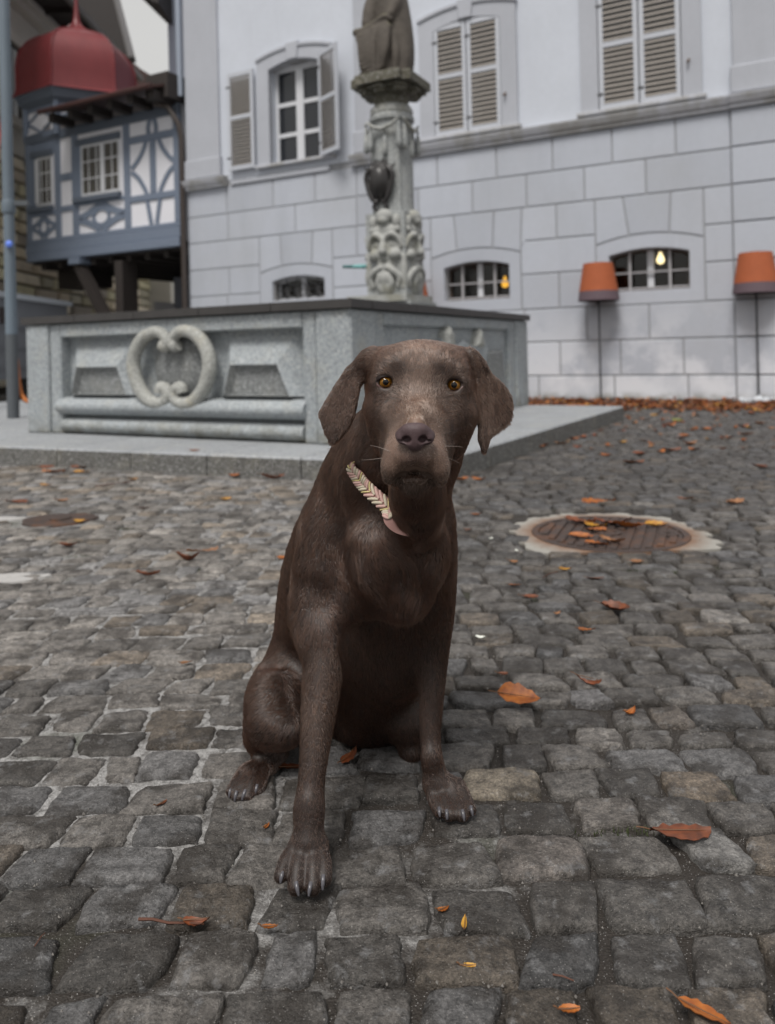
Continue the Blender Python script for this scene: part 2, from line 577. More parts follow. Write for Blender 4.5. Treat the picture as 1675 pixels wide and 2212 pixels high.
cobbles = []
ang = math.radians(-2.2)
ca, sa = math.cos(ang), math.sin(ang)
row = .70
ri = 0
while row < 11.9:
    pitch = .087 * NPR.uniform(.90, 1.14) * (1.0 if row < 3 else 1.02)
    lim = .60 * row + .9
    u = -lim - NPR.uniform(0, .15)
    while u < lim:
        w = NPR.uniform(.096, .150) if NPR.random() > .12 else NPR.uniform(.074, .096)
        cx, cy = u + w / 2, row + pitch / 2
        wy = .022 * math.sin(cx * 1.9 + ri * .13) + .012 * math.sin(cx * 4.3 + ri)
        X, Y = ca * cx - sa * cy, sa * cx + ca * cy + wy
        ok = not in_step(X, Y) and (WN @ np.array((X, Y))) < WD - .08 and not in_collar(X, Y) and np.hypot((X - MAN_L[0]) / .20, (Y - MAN_L[1]) / .17) > 1
        if Y > 10.5 and X < 1: ok = False
        if ok:
            lt = float(fill_light(X, Y))
            g = .0032 if lt > .5 else .0044
            hw, hh = w / 2 - g * NPR.uniform(.6, 1.35), pitch / 2 - g * NPR.uniform(.6, 1.3)
            skew = NPR.normal(0, .006)
            qd = []
            for sx, sy in ((-1, -1), (1, -1), (1, 1), (-1, 1)):
                lx = sx * hw + NPR.normal(0, .0055) + sy * skew
                ly = sy * hh + NPR.normal(0, .0048) + .045 * lx * math.cos(cx * 1.9 + ri * .13)
                qd.append((X + ca * lx - sa * ly, Y + sa * lx + ca * ly))
            cobbles.append((X, Y, qd, lt))
        u += w
    row += pitch
    ri += 1

def stone_tone(x, y):
    r = NPR.random()
    base = np.array((1.0, .985, .96)) * NPR.uniform(.62, 1.40)
    if r < .22: base = base * np.array((.95, 1.0, 1.08)) * 1.08
    elif r < .36: base = base * np.array((1.10, 1.0, .88))
    elif r < .42: base = base * 1.38
    left_sheen = float(sstep(.25, -.5, x - .12 * (y - 2)) * sstep(1.25, 2.4, y))  # far-left stones painted lighter: sky sheen put into their colour
    base = base * (1 + .95 * left_sheen) * (1 - .30 * float(sstep(.2, .7, x) * sstep(3.4, 4.4, y))) * (1 - .12 * float(sstep(1.35, .95, y)))
    for (px, py), tn in SPECIAL:
        if abs(x - px) < .055 and abs(y - py) < .05: return np.array(tn)
    return base
SPECIAL = [((0.177, 1.353), (2.3, 2.1, 1.75)), ((0.4, 1.306), (1.30, 1.25, 1.20)), ((0.569, 1.38), (1.45, 1.25, 1.02)), ((0.436, 1.183), (1.75, 1.8, 1.82)), ((0.216, 1.148), (1.22, 1.15, 1.10)), ((0.27, 0.982), (.8, .8, .8)), ((0.582, 1.643), (1.35, 1.25, 1.15)), ((0.427, 1.735), (1.5, 1.55, 1.65))]

def visible(x, y):
    if abs(x) > .505 * y + .12 or y < .86: return False
    if y < 1.85 and False: return False
    return True
order = sorted(range(len(cobbles)), key=lambda i: cobbles[i][1] if visible(cobbles[i][0], cobbles[i][1]) else 1e3 + cobbles[i][1])
far_v, far_f, far_t, off = [], [], [], 0
for rank, i in enumerate(order):
    X, Y, qd, lt = cobbles[i]
    near = rank < 300
    n = 9 if near else (5 if Y < 5.5 else 4)
    vs, fs = stone_shape(qd, n, 1000 + i, NPR.uniform(-.001, .004), NPR.uniform(.12, .36) if lt < .5 else NPR.uniform(.06, .20))
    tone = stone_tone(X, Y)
    if near:
        c3 = np.array((X, Y, 0))
        o = mesh_np('cobblestone', vs - c3, fs, COBBLE, ground)
        o.location = (X, Y, 0)
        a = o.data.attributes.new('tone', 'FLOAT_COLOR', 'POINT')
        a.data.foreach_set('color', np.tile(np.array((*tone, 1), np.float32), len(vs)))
    else:
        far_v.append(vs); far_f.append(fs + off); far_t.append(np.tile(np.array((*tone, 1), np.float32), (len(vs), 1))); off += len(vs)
o = mesh_np('cobblestones', np.concatenate(far_v), np.concatenate(far_f), COBBLE, ground)
o['kind'] = 'stuff'
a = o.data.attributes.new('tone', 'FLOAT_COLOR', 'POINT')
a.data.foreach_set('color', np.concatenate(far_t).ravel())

# loose grit lying in the joints and on the stones
mb = MB()
for _ in range(1500):
    y = .9 + 3.2 * NPR.random() ** 1.5
    x = NPR.uniform(-.52, .52) * y
    r = NPR.uniform(.0010, .0026) * (1.6 if NPR.random() < .06 else 1)
    z = NPR.uniform(-.006, .002)
    a0 = NPR.uniform(0, 6.28)
    pts = [(x + r * math.cos(a0 + k * 2.09), y + r * math.sin(a0 + k * 2.09), z) for k in range(3)]
    mb.add(pts + [(x, y, z + r * 1.3), (x, y, z - r)], [(0, 1, 3), (1, 2, 3), (2, 0, 3), (1, 0, 4), (2, 1, 4), (0, 2, 4)])
gm = Mat('grit', (.22, .205, .19), .8); gm.val(gm.noise(90, 2), .4, 1.4)
tag(mb.build('gravel', gm.done()), kind='stuff')

# ------------------------------------------------------------------ the white town house
HO = WN * WD
house = empty('town_house', (HO[0], HO[1], 0), WALL_RZ)
tag(house, 'white grey town house with ashlar ground floor, louvred shutters and barred cellar windows', 'house')

def plaster(name, col, dirt=.25):
    m = Mat(name, col, .85)
    m.val(m.noise(1.1, 5, .6), .88, 1.08)
    m.val(m.noise(14, 4, .6), .95, 1.05)
    z = m.sep('Z')
    m.mix(m.math('MULTIPLY', m.ramp(m.noise(.9, 6, .7, sc=(1, 1, .18)), .50, .75), dirt), tuple(c * .72 for c in col))
    m.bump(m.noise(60, 4, .6), .18, .006)
    return m
WHITE_WALL = plaster('upper_plaster', (.57, .60, .665)).done()
m = plaster('ashlar_render', (.47, .495, .555), .45)
z = m.sep('Z')
m.val(m.rnd(), .92, 1.05)
m.mix(m.math('MULTIPLY', m.ramp(m.noise(.55, 6, .65), .45, .68), .35), (.33, .335, .345))
low = m.ramp(z, 1.45, .15)
blot = m.ramp(m.noise(1.7, 5, .62), .44, .56)
m.mix(m.math('MULTIPLY', m.math('MULTIPLY', low, blot), .85), (.72, .73, .77))                  # lime bloom near the ground
m.mix(m.math('MULTIPLY', m.ramp(z, .38, .28), .55), (.68, .69, .73))
m.mix(m.math('MULTIPLY', m.ramp(z, .14, .0), m.ramp(m.noise(5, 3), .35, .6)), (.20, .19, .15))
ASHLAR = m.done()
TRIM = plaster('trim_stone', (.43, .445, .49), .35).done()
JOINT = Mat('ashlar_joint', (.31, .315, .33), .9).done()
m = Mat('cornice_stone', (.46, .47, .51), .8)
m.mix(m.math('MULTIPLY', m.ramp(m.noise(3, 5, .7, sc=(1, 1, .5)), .42, .6), .6), (.26, .245, .21))
m.bump(m.noise(40, 4), .2, .006)
CORNICE = m.done()
WOODW = Mat('white_window_paint', (.62, .63, .66), .5); WOODW.val(WOODW.noise(30, 4), .9, 1.05); WOODW = WOODW.done()
SHUT = Mat('shutter_paint', (.50, .52, .57), .6); SHUT.val(SHUT.noise(24, 4), .86, 1.08); SHUT = SHUT.done()
m = Mat('shutter_slat_wood', (.30, .275, .25), .75); m.val(m.noise(30, 5, .6, sc=(.3, .3, 3)), .65, 1.2); SLAT = m.done()
m = Mat('window_glass', (.020, .022, .026), .06, .6); GLASS = m.done(); GLASS_B = Mat('old_window_glass', (.075, .072, .066), .08, .6).done()
m = bpy.data.materials.new('clear_glass'); m.use_nodes = True
_n, _l = m.node_tree.nodes, m.node_tree.links
_t = _n.new('ShaderNodeBsdfTransparent'); _t.inputs['Color'].default_value = (.72, .72, .70, 1)
_g = _n.new('ShaderNodeBsdfGlossy'); _g.inputs['Roughness'].default_value = .06
_x = _n.new('ShaderNodeMixShader'); _f = _n.new('ShaderNodeFresnel'); _f.inputs['IOR'].default_value = 1.45
_l.new(_f.outputs[0], _x.inputs[0]); _l.new(_t.outputs[0], _x.inputs[1]); _l.new(_g.outputs[0], _x.inputs[2])
_l.new(_x.outputs[0], _n['Material Output'].inputs['Surface'])
GLASS_CLEAR = m
DARK = Mat('dark_room', (.018, .015, .013), .9).done()
ROOM = Mat('cellar_room', (.10, .055, .032), .9).done()
IRON = Mat('wrought_iron', (.045, .044, .046), .55).done()
IRONP = Mat('painted_bars', (.36, .35, .36), .6).done()

def wall_face(mb, x0, x1, z0, z1, y, holes, depth):
    xs = sorted({x0, x1, *[h[0] for h in holes], *[h[1] for h in holes]})
    zs = sorted({z0, z1, *[h[2] for h in holes], *[h[3] for h in holes]})
    for a, b in zip(xs, xs[1:]):
        for c, d in zip(zs, zs[1:]):
            mx, mz = (a + b) / 2, (c + d) / 2
            if any(h[0] < mx < h[1] and h[2] < mz < h[3] for h in holes): continue
            mb.add([(a, y, c), (b, y, c), (b, y, d), (a, y, d)], [(0, 1, 2, 3)])
    for h in holes:
        if depth is None: break
        a, b, c, d = h
        y2 = y + depth
        mb.add([(a, y, c), (b, y, c), (b, y, d), (a, y, d), (a, y2, c), (b, y2, c), (b, y2, d), (a, y2, d)],
               [(0, 4, 5, 1), (1, 5, 6, 2), (2, 6, 7, 3), (3, 7, 4, 0), (7, 6, 5, 4)])

XL, XR = -10.1, 7.0
CELL = [(-8.19, -7.10), (-4.885, -3.815), (-2.34, -1.265)]        # cellar openings
SPAN = [(-8.46, -6.93), (-5.10, -3.63), (-2.52, -1.075)]           # their arched surrounds
UP = [(-8.14, -7.10), (-4.96, -3.86), (-2.42, -1.30)]              # first-floor openings
# upper plaster wall, lower joint plane, sides
mb = MB()
wall_face(mb, XL, XR, 3.95, 13.0, 0.0, [(a, b, 4.07, 5.90) for a, b in UP], .30)
mb.add([(XL, 0, 0), (XL, 8, 0), (XL, 8, 13), (XL, 0, 13)], [(0, 3, 2, 1)])
mb.add([(XR, 0, 0), (XR, 8, 0), (XR, 8, 13), (XR, 0, 13)], [(0, 1, 2, 3)])
mb.add([(XL, 8, 0), (XR, 8, 0), (XR, 8, 13), (XL, 8, 13)], [(0, 3, 2, 1)])
mb.add([(XL, 0, 13), (XR, 0, 13), (XR, 8, 13), (XL, 8, 13)], [(0, 1, 2, 3)])
mb.build('wall', WHITE_WALL, house)
mb = MB()
wall_face(mb, XL + .02, XR - .02, 0, 3.97, .014, [(a - .02, b + .02, 1.50, 2.16) for a, b in CELL], None)
mb.build('joint_backing', JOINT, house)

def arch_z(s, a, b, z0, rise):
    t = (s - (a + b) / 2) / ((b - a) / 2)
    return z0 + rise * (1 - t * t)
G = .010
def block(poly, y0=0.0, mat=None):
    return MB().cprism(poly, y0, .03, .007).build('stone_block', mat or ASHLAR, house)
def rect(a, b, c, d): return [(a, c), (b, c), (b, d), (a, d)]

def course(z0, z1, joints, clip=True):
    for a, b in zip(joints, joints[1:]):
        if a is None or b is None: continue
        y0 = -.045 if a >= -.72 else 0.0
        block(rect(a + G, b - G, z0 + G, z1 - G), y0)
def fill(a, b, step, start=0.0):
    n = max(1, round((b - a) / step))
    return [a + (b - a) * i / n for i in range(n + 1)]
RIGHT = [.22, 1.15, 2.1, 3.0, 3.9, 4.9, 5.9, 6.98]
RIGHT2 = [.68, 1.6, 2.55, 3.5, 4.4, 5.4, 6.4, 6.98]
course(3.35, 3.85, [XL, -9.17, -8.13, -7.25, -6.43, -5.75, -4.96, -3.98, -3.115, -2.26, -1.41, -.72] + RIGHT)
course(2.86, 3.35, [XL, -9.15, -7.67, -6.44, -5.30, -4.38, -3.52, -2.66, -1.81, -.72] + RIGHT2)
# course over the arches: the undersides follow the curves
def over(a0, a1, b0, b1, z1):
    """block between slanted joints: bottom (a0..b0), top (a1..b1)"""
    n = 8
    bot = []
    for i in range(n + 1):
        s = a0 + (b0 - a0) * i / n
        zz = 2.36
        for p, q in SPAN:
            if p - .03 < s < q + .03: zz = arch_z(min(max(s, p), q), p, q, 2.205, .115)
        bot.append((s, zz + G))
    return bot + [(b1 - G, z1 - G), (a1 + G, z1 - G)]
for a0, a1, b0, b1 in ((XL, XL, -8.46, -8.46), (-8.46, -8.46, -7.98, -8.0), (-7.98, -8.0, -7.35, -7.32), (-7.35, -7.32, -6.93, -6.93), (-6.93, -6.93, -6.45, -6.45),
                       (-6.45, -6.45, -5.10, -5.10), (-5.10, -5.10, -4.66, -4.70), (-4.66, -4.70, -4.07, -4.04), (-4.07, -4.04, -3.63, -3.60), (-3.63, -3.60, -3.08, -3.08),
                       (-3.08, -3.08, -2.52, -2.52), (-2.52, -2.52, -2.06, -2.13), (-2.06, -2.13, -1.52, -1.49), (-1.52, -1.49, -1.075, -1.075), (-1.075, -1.075, -.72, -.72)):
    if (a0, b0) in ((-3.08, -2.52), (-1.075, -.72), (-6.93, -6.45), (-6.45, -5.10)) or a0 == XL:
        block(rect(a0 + G, b0 - G, 2.36 + G, 2.86 - G))
    else:
        block(over(a0 + G, a1, b0 - G, b1, 2.86))
course(2.36, 2.86, [-.72] + RIGHT)
course(1.86, 2.36, [XL, -9.15, -8.46]); course(1.86, 2.36, [-6.93, -6.0, -5.10]); course(1.86, 2.36, [-3.63, -2.52]); course(1.86, 2.36, [-1.075, -.72] + RIGHT2)
course(1.34, 1.86, [XL, -9.2, -8.46]); course(1.34, 1.86, [-6.93, -6.1, -5.10]); course(1.34, 1.86, [-3.63, -3.06, -2.52]); course(1.34, 1.86, [-1.075, -.72] + RIGHT)
course(.85, 1.34, [XL, -9.1, -8.2, -7.3, -6.4, -5.5, -4.6, -3.6, -2.67, -1.81, -.72] + RIGHT2)
course(.35, .85, [XL, -9.3, -8.5, -7.5, -6.6, -5.7, -4.8, -3.95, -3.07, -2.21, -1.37, -.72] + RIGHT)
course(.0, .35, [XL, -8.3, -6.5, -4.9, -3.4, -2.3, -1.32, -.72, .9, 2.4, 4.0, 6.98])

# cellar windows
def arc_pts(a, b, z0, rise, n=10):
    return [(a + (b - a) * i / n, arch_z(a + (b - a) * i / n, a, b, z0, rise)) for i in range(n + 1)]
def ring(outer, inner, y0, y1, mb):
    """frame between two open outlines with the same number of points (closed loops)"""
    n = len(outer)
    vs = [(x, y0, z) for x, z in outer] + [(x, y0, z) for x, z in inner] + [(x, y1, z) for x, z in outer] + [(x, y1, z) for x, z in inner]
    fs = []
    for i in range(n):
        j = (i + 1) % n
        fs += [(i, j, n + j, n + i), (n + i, n + j, 3 * n + j, 3 * n + i), (i, 2 * n + i, 2 * n + j, j)]
    mb.add(vs, fs)
def loop_arch(a, b, zb, z0, rise, n=10):
    return [(a, zb), (b, zb)] + arc_pts(a, b, z0, rise, n)[::-1]
BAR_D = Mat('timber_brown', (.07, .05, .038), .7).done()
for k, ((a, b), (p, q)) in enumerate(zip(CELL, SPAN)):
    zb = 1.70 if k == 0 else 1.525
    s = MB()
    ring(loop_arch(p + G, q - G, 1.34 + G, 2.205 - G, .115), loop_arch(a, b, zb, 2.045, .078), 0.0, .05, s)
    sur = s.build('window_surround', ASHLAR, house)
    s = MB()
    ring(loop_arch(a - .02, b + .02, zb - .02, 2.06, .078), loop_arch(a + .012, b - .012, zb + .012, 2.035, .078), .045, .20, s)
    s.build('reveal', CORNICE, house)
    w = MB(); ring(loop_arch(a, b, zb, 2.045, .078), loop_arch(a + .05, b - .05, zb + .05, 2.0, .078), .19, .24, w)
    mid = (a + b) / 2
    fr = w.build('window_frame', BAR_D if k else WOODW, house)
    MB().box(mid - .042, mid + .042, .18, .235, zb + .04, 2.10).build('mullion', WOODW, fr)
    for i in range(2):
        x0, x1 = (a + .05, mid - .04) if i == 0 else (mid + .04, b - .05)
        MB().box(x0, x1, .215, .222, zb + .04, 2.11).build('pane', GLASS_CLEAR, fr)
    if k == 0:
        gr = empty('grille', (0, 0, 0), 0, house)
        for i in range(5):
            cx = a + (b - a) * (i + .5) / 5
            n = 16
            MB().tube([(cx + .085 * math.cos(6.2832 * j / n), .12, 1.88 + .12 * math.sin(6.2832 * j / n)) for j in range(n + 1)], .012, 6).build('scroll', IRON, gr)
            MB().tube([(cx - .1, .12, zb), (cx - .1, .12, 2.1)], .011, 6).build('bar', IRON, gr)
        MB().tube([(a, .12, 1.88), (b, .12, 1.88)], .010, 6).build('bar', IRON, gr)
    else:
        gr = empty('grille', (0, 0, 0), 0, house)
        for i in range(1, 4):
            if i == 2: continue
            cx = a + (b - a) * i / 4
            MB().box(cx - .017, cx + .017, .10, .13, zb + .02, 2.09).build('bar', IRONP, gr)
        zm = zb + .27
        MB().box(a + .012, b - .012, .131, .15, zm - .012, zm + .012).build('bar', IRONP, gr)
        MB().box(a + .012, b - .012, .131, .15, zb + .035, zb + .058).build('bar', IRONP, gr)
        # warm bulb hanging inside
        bm = bpy.data.materials.new('bulb_glow'); bm.use_nodes = True
        nb = bm.node_tree.nodes; pb = nb['Principled BSDF']
        colr = (1.0, .50, .05, 1) if k == 1 else (1.0, .80, .45, 1)
        pb.inputs['Base Color'].default_value = colr
        pb.inputs['Emission Color'].default_value = colr
        pb.inputs['Emission Strength'].default_value = 1.1 if k == 1 else 2.0
        bx, bz = ((-4.0, 1.79) if k == 1 else (-1.69, 1.99))
        lb = MB().lathe([(.004, bz + .11), (.018, bz + .085), (.022, bz + .06), (.046, bz + .02), (.055, bz - .02), (.045, bz - .058), (.015, bz - .075)], (bx, .33), 14).build('bulb', bm, house, smooth=60)
        MB().tube([(bx, .33, bz + .1), (bx, .33, 2.15)], .006, 5).build('cord', IRON, lb)

    a2, b2 = a - .05, b + .05
    MB().add([(a2, .245, 1.45), (b2, .245, 1.45), (b2, .245, 2.2), (a2, .245, 2.2), (a2 - .4, 1.3, 1.2), (b2 + .4, 1.3, 1.2), (b2 + .4, 1.3, 2.35), (a2 - .4, 1.3, 2.35)],
             [(0, 4, 5, 1), (1, 5, 6, 2), (2, 6, 7, 3), (3, 7, 4, 0), (7, 6, 5, 4)]).build('room', ROOM, house)

# pilasters, string course
def pilaster(x0, x1):
    MB().cprism(rect(x0, x1, 4.38, 13.0), -.055, .02, .012).build('pilaster', TRIM, house)
    MB().cprism(rect(x0 - .03, x1 + .03, 4.04, 4.40), -.085, .02, .014).build('pilaster_base', TRIM, house)
pilaster(-10.06, -9.27); pilaster(-6.40, -5.60); pilaster(-.68, .75); pilaster(4.9, 5.7)
def string(x0, x1, proud):
    prof = [(.02, 3.852), (-.05 - proud, 3.852), (-.055 - proud, 3.895), (-.085 - proud, 3.915), (-.115 - proud, 3.985), (-.12 - proud, 4.015), (.02, 4.038)]
    n = len(prof)
    vs = [(x0, y, z_) for y, z_ in prof] + [(x1, y, z_) for y, z_ in prof]
    MB().add(vs, [(i, i + n, (i + 1) % n + n, (i + 1) % n) for i in range(n)] + [tuple(range(n)), tuple(range(2 * n - 1, n - 1, -1))]).build('string_course', CORNICE, house)
string(-10.12, -9.12, .03); string(-6.50, -5.52, .03); string(-5.515, -.73, 0.0); string(-.725, .80, .04); string(.805, 7.0, 0.0)
MB().box(-9.05, -6.93, -.035, .02, 3.855, 3.93).build('apron', TRIM, house)

# first-floor windows
def surround(a, b, full=True):
    ia, ib = a, b
    s = MB()
    ring(loop_arch(ia - .25, ib + .25, 4.04, 5.93 if full else 5.93, .13), loop_arch(ia, ib, 4.10, 5.76, .10), -.05, .03, s)
    fr = s.build('window_surround', TRIM, house)
    mid = (a + b) / 2
    MB().cprism([(mid - .105, 5.85), (mid + .105, 5.85), (mid + .13, 6.15), (mid - .13, 6.15)], -.085, .0, .012).build('keystone', TRIM, fr)
    s = MB()
    prof_o = [(x, z_ + .001) for x, z_ in arc_pts(ia - .27, ib + .27, 5.935, .13)]
    for (x0, z0), (x1, z1) in zip(prof_o, prof_o[1:]):
        s.add([(x0, -.075, z0), (x1, -.075, z1), (x1, -.075, z1 + .05), (x0, -.075, z0 + .05), (x0, .0, z0), (x1, .0, z1), (x1, .0, z1 + .05), (x0, .0, z0 + .05)],
              [(0, 1, 2, 3), (4, 0, 3, 7), (1, 5, 6, 2), (3, 2, 6, 7), (0, 4, 5, 1)])
    s.build('drip_moulding', TRIM, fr)
    MB().cprism(rect(a - .30, b + .30, 4.045, 4.10), -.11, .0, .01).build('window_sill', CORNICE, fr)
    s = MB()
    pts = arc_pts(ia, ib, 5.76, .10)
    s.prism([(ib + .01, 5.95), (ia - .01, 5.95)] + [(x, z_) for x, z_ in pts], .028, .29)
    s.build('arch_soffit', CORNICE, fr)
    return fr
for a, b in UP: surround(a, b)

def window_leaves(a, b):
    fr = MB()
    ring(rect(a, b, 4.08, 5.84), rect(a + .06, b - .06, 4.14, 5.74), .16, .22, fr)
    f = fr.build('window_frame', WOODW, house)
    mid = (a + b) / 2
    MB().box(mid - .075, mid + .075, .150, .215, 4.12, 5.76).build('mullion', WOODW, f)
    for x0, x1 in ((a + .055, mid - .074), (mid + .074, b - .055)):
        for zc in (4.63, 5.17):
            MB().box(x0, x1, .165, .205, zc - .035, zc + .035).build('glazing_bar', WOODW, f)
        for z0, z1 in ((4.13, 4.596), (4.664, 5.136), (5.204, 5.75)):
            MB().box(x0, x1, .188, .194, z0, z1).build('pane', GLASS, f)
window_leaves(-8.14, -7.10)

def shutter(width, z0, z1, zmid, hinge, y, ang, n_up, n_lo, tilt=35, faded=False):
    """louvred leaf; local x runs from the hinge"""
    sh = empty('shutter', (hinge, y, 0), ang, house)
    st, T = .062, .04
    def pc(name, *b, mat=SHUT): return MB().box(*b).build(name, mat, sh)
    pc('stile', 0, st, -T, 0, z0, z1); pc('stile', width - st, width, -T, 0, z0, z1)
    pc('rail', st, width - st, -T + .003, -.003, z0, z0 + .075); pc('rail', st, width - st, -T + .003, -.003, z1 - .075, z1); pc('rail', st, width - st, -T + .003, -.003, zmid - .035, zmid + .035)
    t = math.radians(tilt)
    def louvres(c, d, n):
        hgt = (d - c) / n
        me = None
        for i in range(n):
            zc = c + hgt * (i + .5)
            if me is None:
                w = hgt * .66
                dy, dz = w * math.cos(t) * .5 * .9, w * math.sin(t) * .5 + .008
                pr = [(-dy - .004, -dz), (-dy, -dz - .009), (dy + .004, dz - .001), (dy, dz + .009)]
                vs = [(st, py, pz) for py, pz in pr] + [(width - st, py, pz) for py, pz in pr]
                o = MB().add(vs, [(0, 1, 5, 4), (1, 2, 6, 5), (2, 3, 7, 6), (3, 0, 4, 7), (3, 2, 1, 0), (4, 5, 6, 7)]).build('slat', SLAT, sh, loc=(0, -T / 2, zc))
                me = o.data
            else:
                o = bpy.data.objects.new('slat', me); o.location = (0, -T / 2, zc); link(o, sh)
    louvres(zmid + .035, z1 - .075, n_up); louvres(z0 + .075, zmid - .035, n_lo)
    for zc in (z0 + .22, z1 - .25):
        MB().box(-.03, .05, -T - .008, -T - .001, zc - .015, zc + .015).build('hinge', IRON, sh)
    return sh
shutter(.53, 4.11, 5.83, 5.03, -4.95, -.005, 0, 9, 11)
s2 = shutter(.53, 4.11, 5.83, 5.03, -4.40, -.005, 0, 9, 11)
shutter(.535, 4.11, 5.83, 5.02, -2.405, -.005, 0, 9, 11)
shutter(.535, 4.11, 5.83, 5.02, -1.85, -.005, 0, 9, 11)
shutter(.57, 4.09, 5.84, 5.03, -9.02, -.055, 0, 12, 12, 20)
shutter(.57, 4.09, 5.84, 5.03, -7.06, -.06, -math.radians(26), 12, 12, 20)
for sx, zc in ((-3.80, 4.55), (-1.22, 4.55)):
    MB().tube([(sx, -.11, zc), (sx, -.075, zc + .02), (sx + .01, -.06, zc + .05)], .016, 6).build('shutter_catch', Mat('rusty_iron', (.12, .075, .045), .7).done(), house)
# downpipe on the corner
m = Mat('downpipe_brown', (.045, .034, .030), .5); PIPE_BROWN = m.done()
MB().tube([(-10.13, -.10, 0.02), (-10.13, -.10, 4.85), (-10.16, -.12, 5.10), (-10.35, -.2, 5.45), (-10.6, -.25, 5.52)], .055, 10).build('downpipe', PIPE_BROWN, house, smooth=50)
MB().tube([(-10.2, -.02, 5.66), (-10.2, -.02, 13.0)], .06, 10).build('downpipe', Mat('zinc_pipe', (.30, .34, .41), .5).done(), house, smooth=50)

# ------------------------------------------------------------------ the fountain
fountain = empty('fountain', (CORNER[0], CORNER[1], 0), WALL_RZ)
tag(fountain, 'grey granite fountain basin with carved scroll panel and dark rim on a low stone step', 'fountain')
def granite(name, col, warm=.3, sc=1.0):
    m = Mat(name, col, .75)
    m.val(m.noise(2.6, 5, .6), .70, 1.22)
    m.mix(m.math('MULTIPLY', m.ramp(m.noise(4.5, 5, .7), .52, .70), warm), (.42, .385, .29))
    m.mix(m.math('MULTIPLY', m.ramp(m.noise(44 * sc, 4, .8), .46, .60), .62), tuple(c * .42 for c in col))
    m.mix(m.math('MULTIPLY', m.ramp(m.noise(58 * sc, 3, .75), .55, .63), .6), (.60, .61, .61))
    m.bump(m.noise(90, 4, .7), .4, .006)
    return m
gm = granite('granite', (.335, .365, .385))
z = gm.sep('Z')
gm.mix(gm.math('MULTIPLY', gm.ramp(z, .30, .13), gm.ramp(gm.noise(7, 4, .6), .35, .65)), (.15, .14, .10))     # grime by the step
GRAN = gm.done()
GRAN_D = granite('granite_dark', (.20, .21, .212), .12).done()  # darker granite for recessed fields, boss and a side relief
GRAN_Y = granite('granite_lichen', (.38, .385, .36), .7).done()
RIM = Mat('rim_metal', (.040, .037, .036), .5); RIM.val(RIM.noise(12, 4), .7, 1.4); RIM = RIM.done()
m = granite('step_granite', (.31, .325, .345), .25, 1.4); STEP_TOP = m.done()
m = granite('step_side', (.115, .112, .105), .2, 1.4); STEP = m.done()

BX0, BY1 = -3.30, 3.90           # basin: x from BX0 to 0, y from 0 to BY1
ZB, ZT = .135, 1.072
# shell behind the carved faces
core = MB()
core.box(BX0, 0, BY1 - .22, BY1, ZB, ZT); core.box(BX0, BX0 + .22, .20, BY1 - .222, ZB, ZT)
core.box(BX0 + .05, -.05, .115, .20, ZB, ZT - .004); core.box(-.20, -.055, .202, BY1 - .222, ZB, ZT - .004)
core.build('basin_wall', GRAN, fountain)
wm = Mat('basin_water', (.02, .03, .028), .04, .6); wm.bump(wm.noise(6, 2), .15, .01)
MB().box(BX0 + .2, -.2, .2, BY1 - .2, .60, .93).build('water', wm.done(), fountain)
def slab(name, x0, x1, z0, z1, y0, y1, mat=None, c=.012):
    return MB().cprism([(x0, z0), (x1, z0), (x1, z1), (x0, z1)], y0, y1, c).build(name, mat or GRAN, fountain, smooth=35)
PXL, PXR, PZ0, PZ1 = -2.885, -.40, .13, .955
# front face: border stones round the recessed panel
slab('corner_pier', BX0, -3.02, ZB, ZT, -.012, .12); slab('border', -3.017, PXL, ZB, ZT, .008, .12)
slab('border', PXR, -.288, ZB, ZT, .008, .12); slab('corner_pier', -.283, -.004, ZB, ZT, -.004, .06)
slab('border', PXL + .002, PXR - .002, PZ1, ZT, .006, .12)
# half-round mouldings
def roll(z0, z1, x0, x1, proud, base):
    n = 10
    prof = []
    for i in range(n + 1):
        w = math.pi * i / n
        prof.append((base - proud * math.sin(w), (z0 + z1) / 2 - (z1 - z0) / 2 * math.cos(w)))
    vs = [(x0, y, z_) for y, z_ in prof] + [(x1, y, z_) for y, z_ in prof]
    k = len(prof)
    fs = [(i, i + k, i + k + 1, i + 1) for i in range(k - 1)] + [tuple(range(k - 1, -1, -1)), tuple(range(k, 2 * k))]
    return MB().add(vs, fs).build('roll_moulding', GRAN, fountain, smooth=45)
roll(.292, .445, PXL - .03, PXR + .02, .125, .085); roll(.138, .275, PXL + .01, PXR - .004, .105, .085)
# trapezoid cushions of the panel
def cushion(pts_o, pts_i, y_o, y_i, mat, name='panel_relief', cap=True):
    n = len(pts_o)
    vs = [(x, y_o, z_) for x, z_ in pts_o] + [(x, y_i, z_) for x, z_ in pts_i]
    fs = [(i, (i + 1) % n, n + (i + 1) % n, n + i) for i in range(n)] + ([tuple(range(n, 2 * n))] if cap else [])
    return MB().add(vs, fs).build(name, mat, fountain)
for q in (((-2.86, .46), (-2.02, .46), (-2.10, .93), (-2.80, .93)), ((-1.215, .46), (-.42, .46), (-.50, .93), (-1.13, .93))):
    xa, xb = q[0][0], q[1][0]
    cushion(q, [(xa + .09, .47), (xb - .11, .47), (xb - .21, .70), (xa + .16, .70)], .115, .012, GRAN, cap=False)
    cushion([(xa + .09, .47), (xb - .11, .47), (xb - .21, .70), (xa + .16, .70)], [(xa + .125, .474), (xb - .145, .474), (xb - .235, .665), (xa + .19, .665)], .0118, .060, GRAN_D, 'panel_field')
MB().lathe([(.0, -.06), (.12, -.05), (.21, -.03), (.27, 0)], (0, 0), 28).build('boss', GRAN_D, fountain, smooth=50, loc=(-1.63, .105, .70)).rotation_euler = (-math.pi / 2, 0, 0)
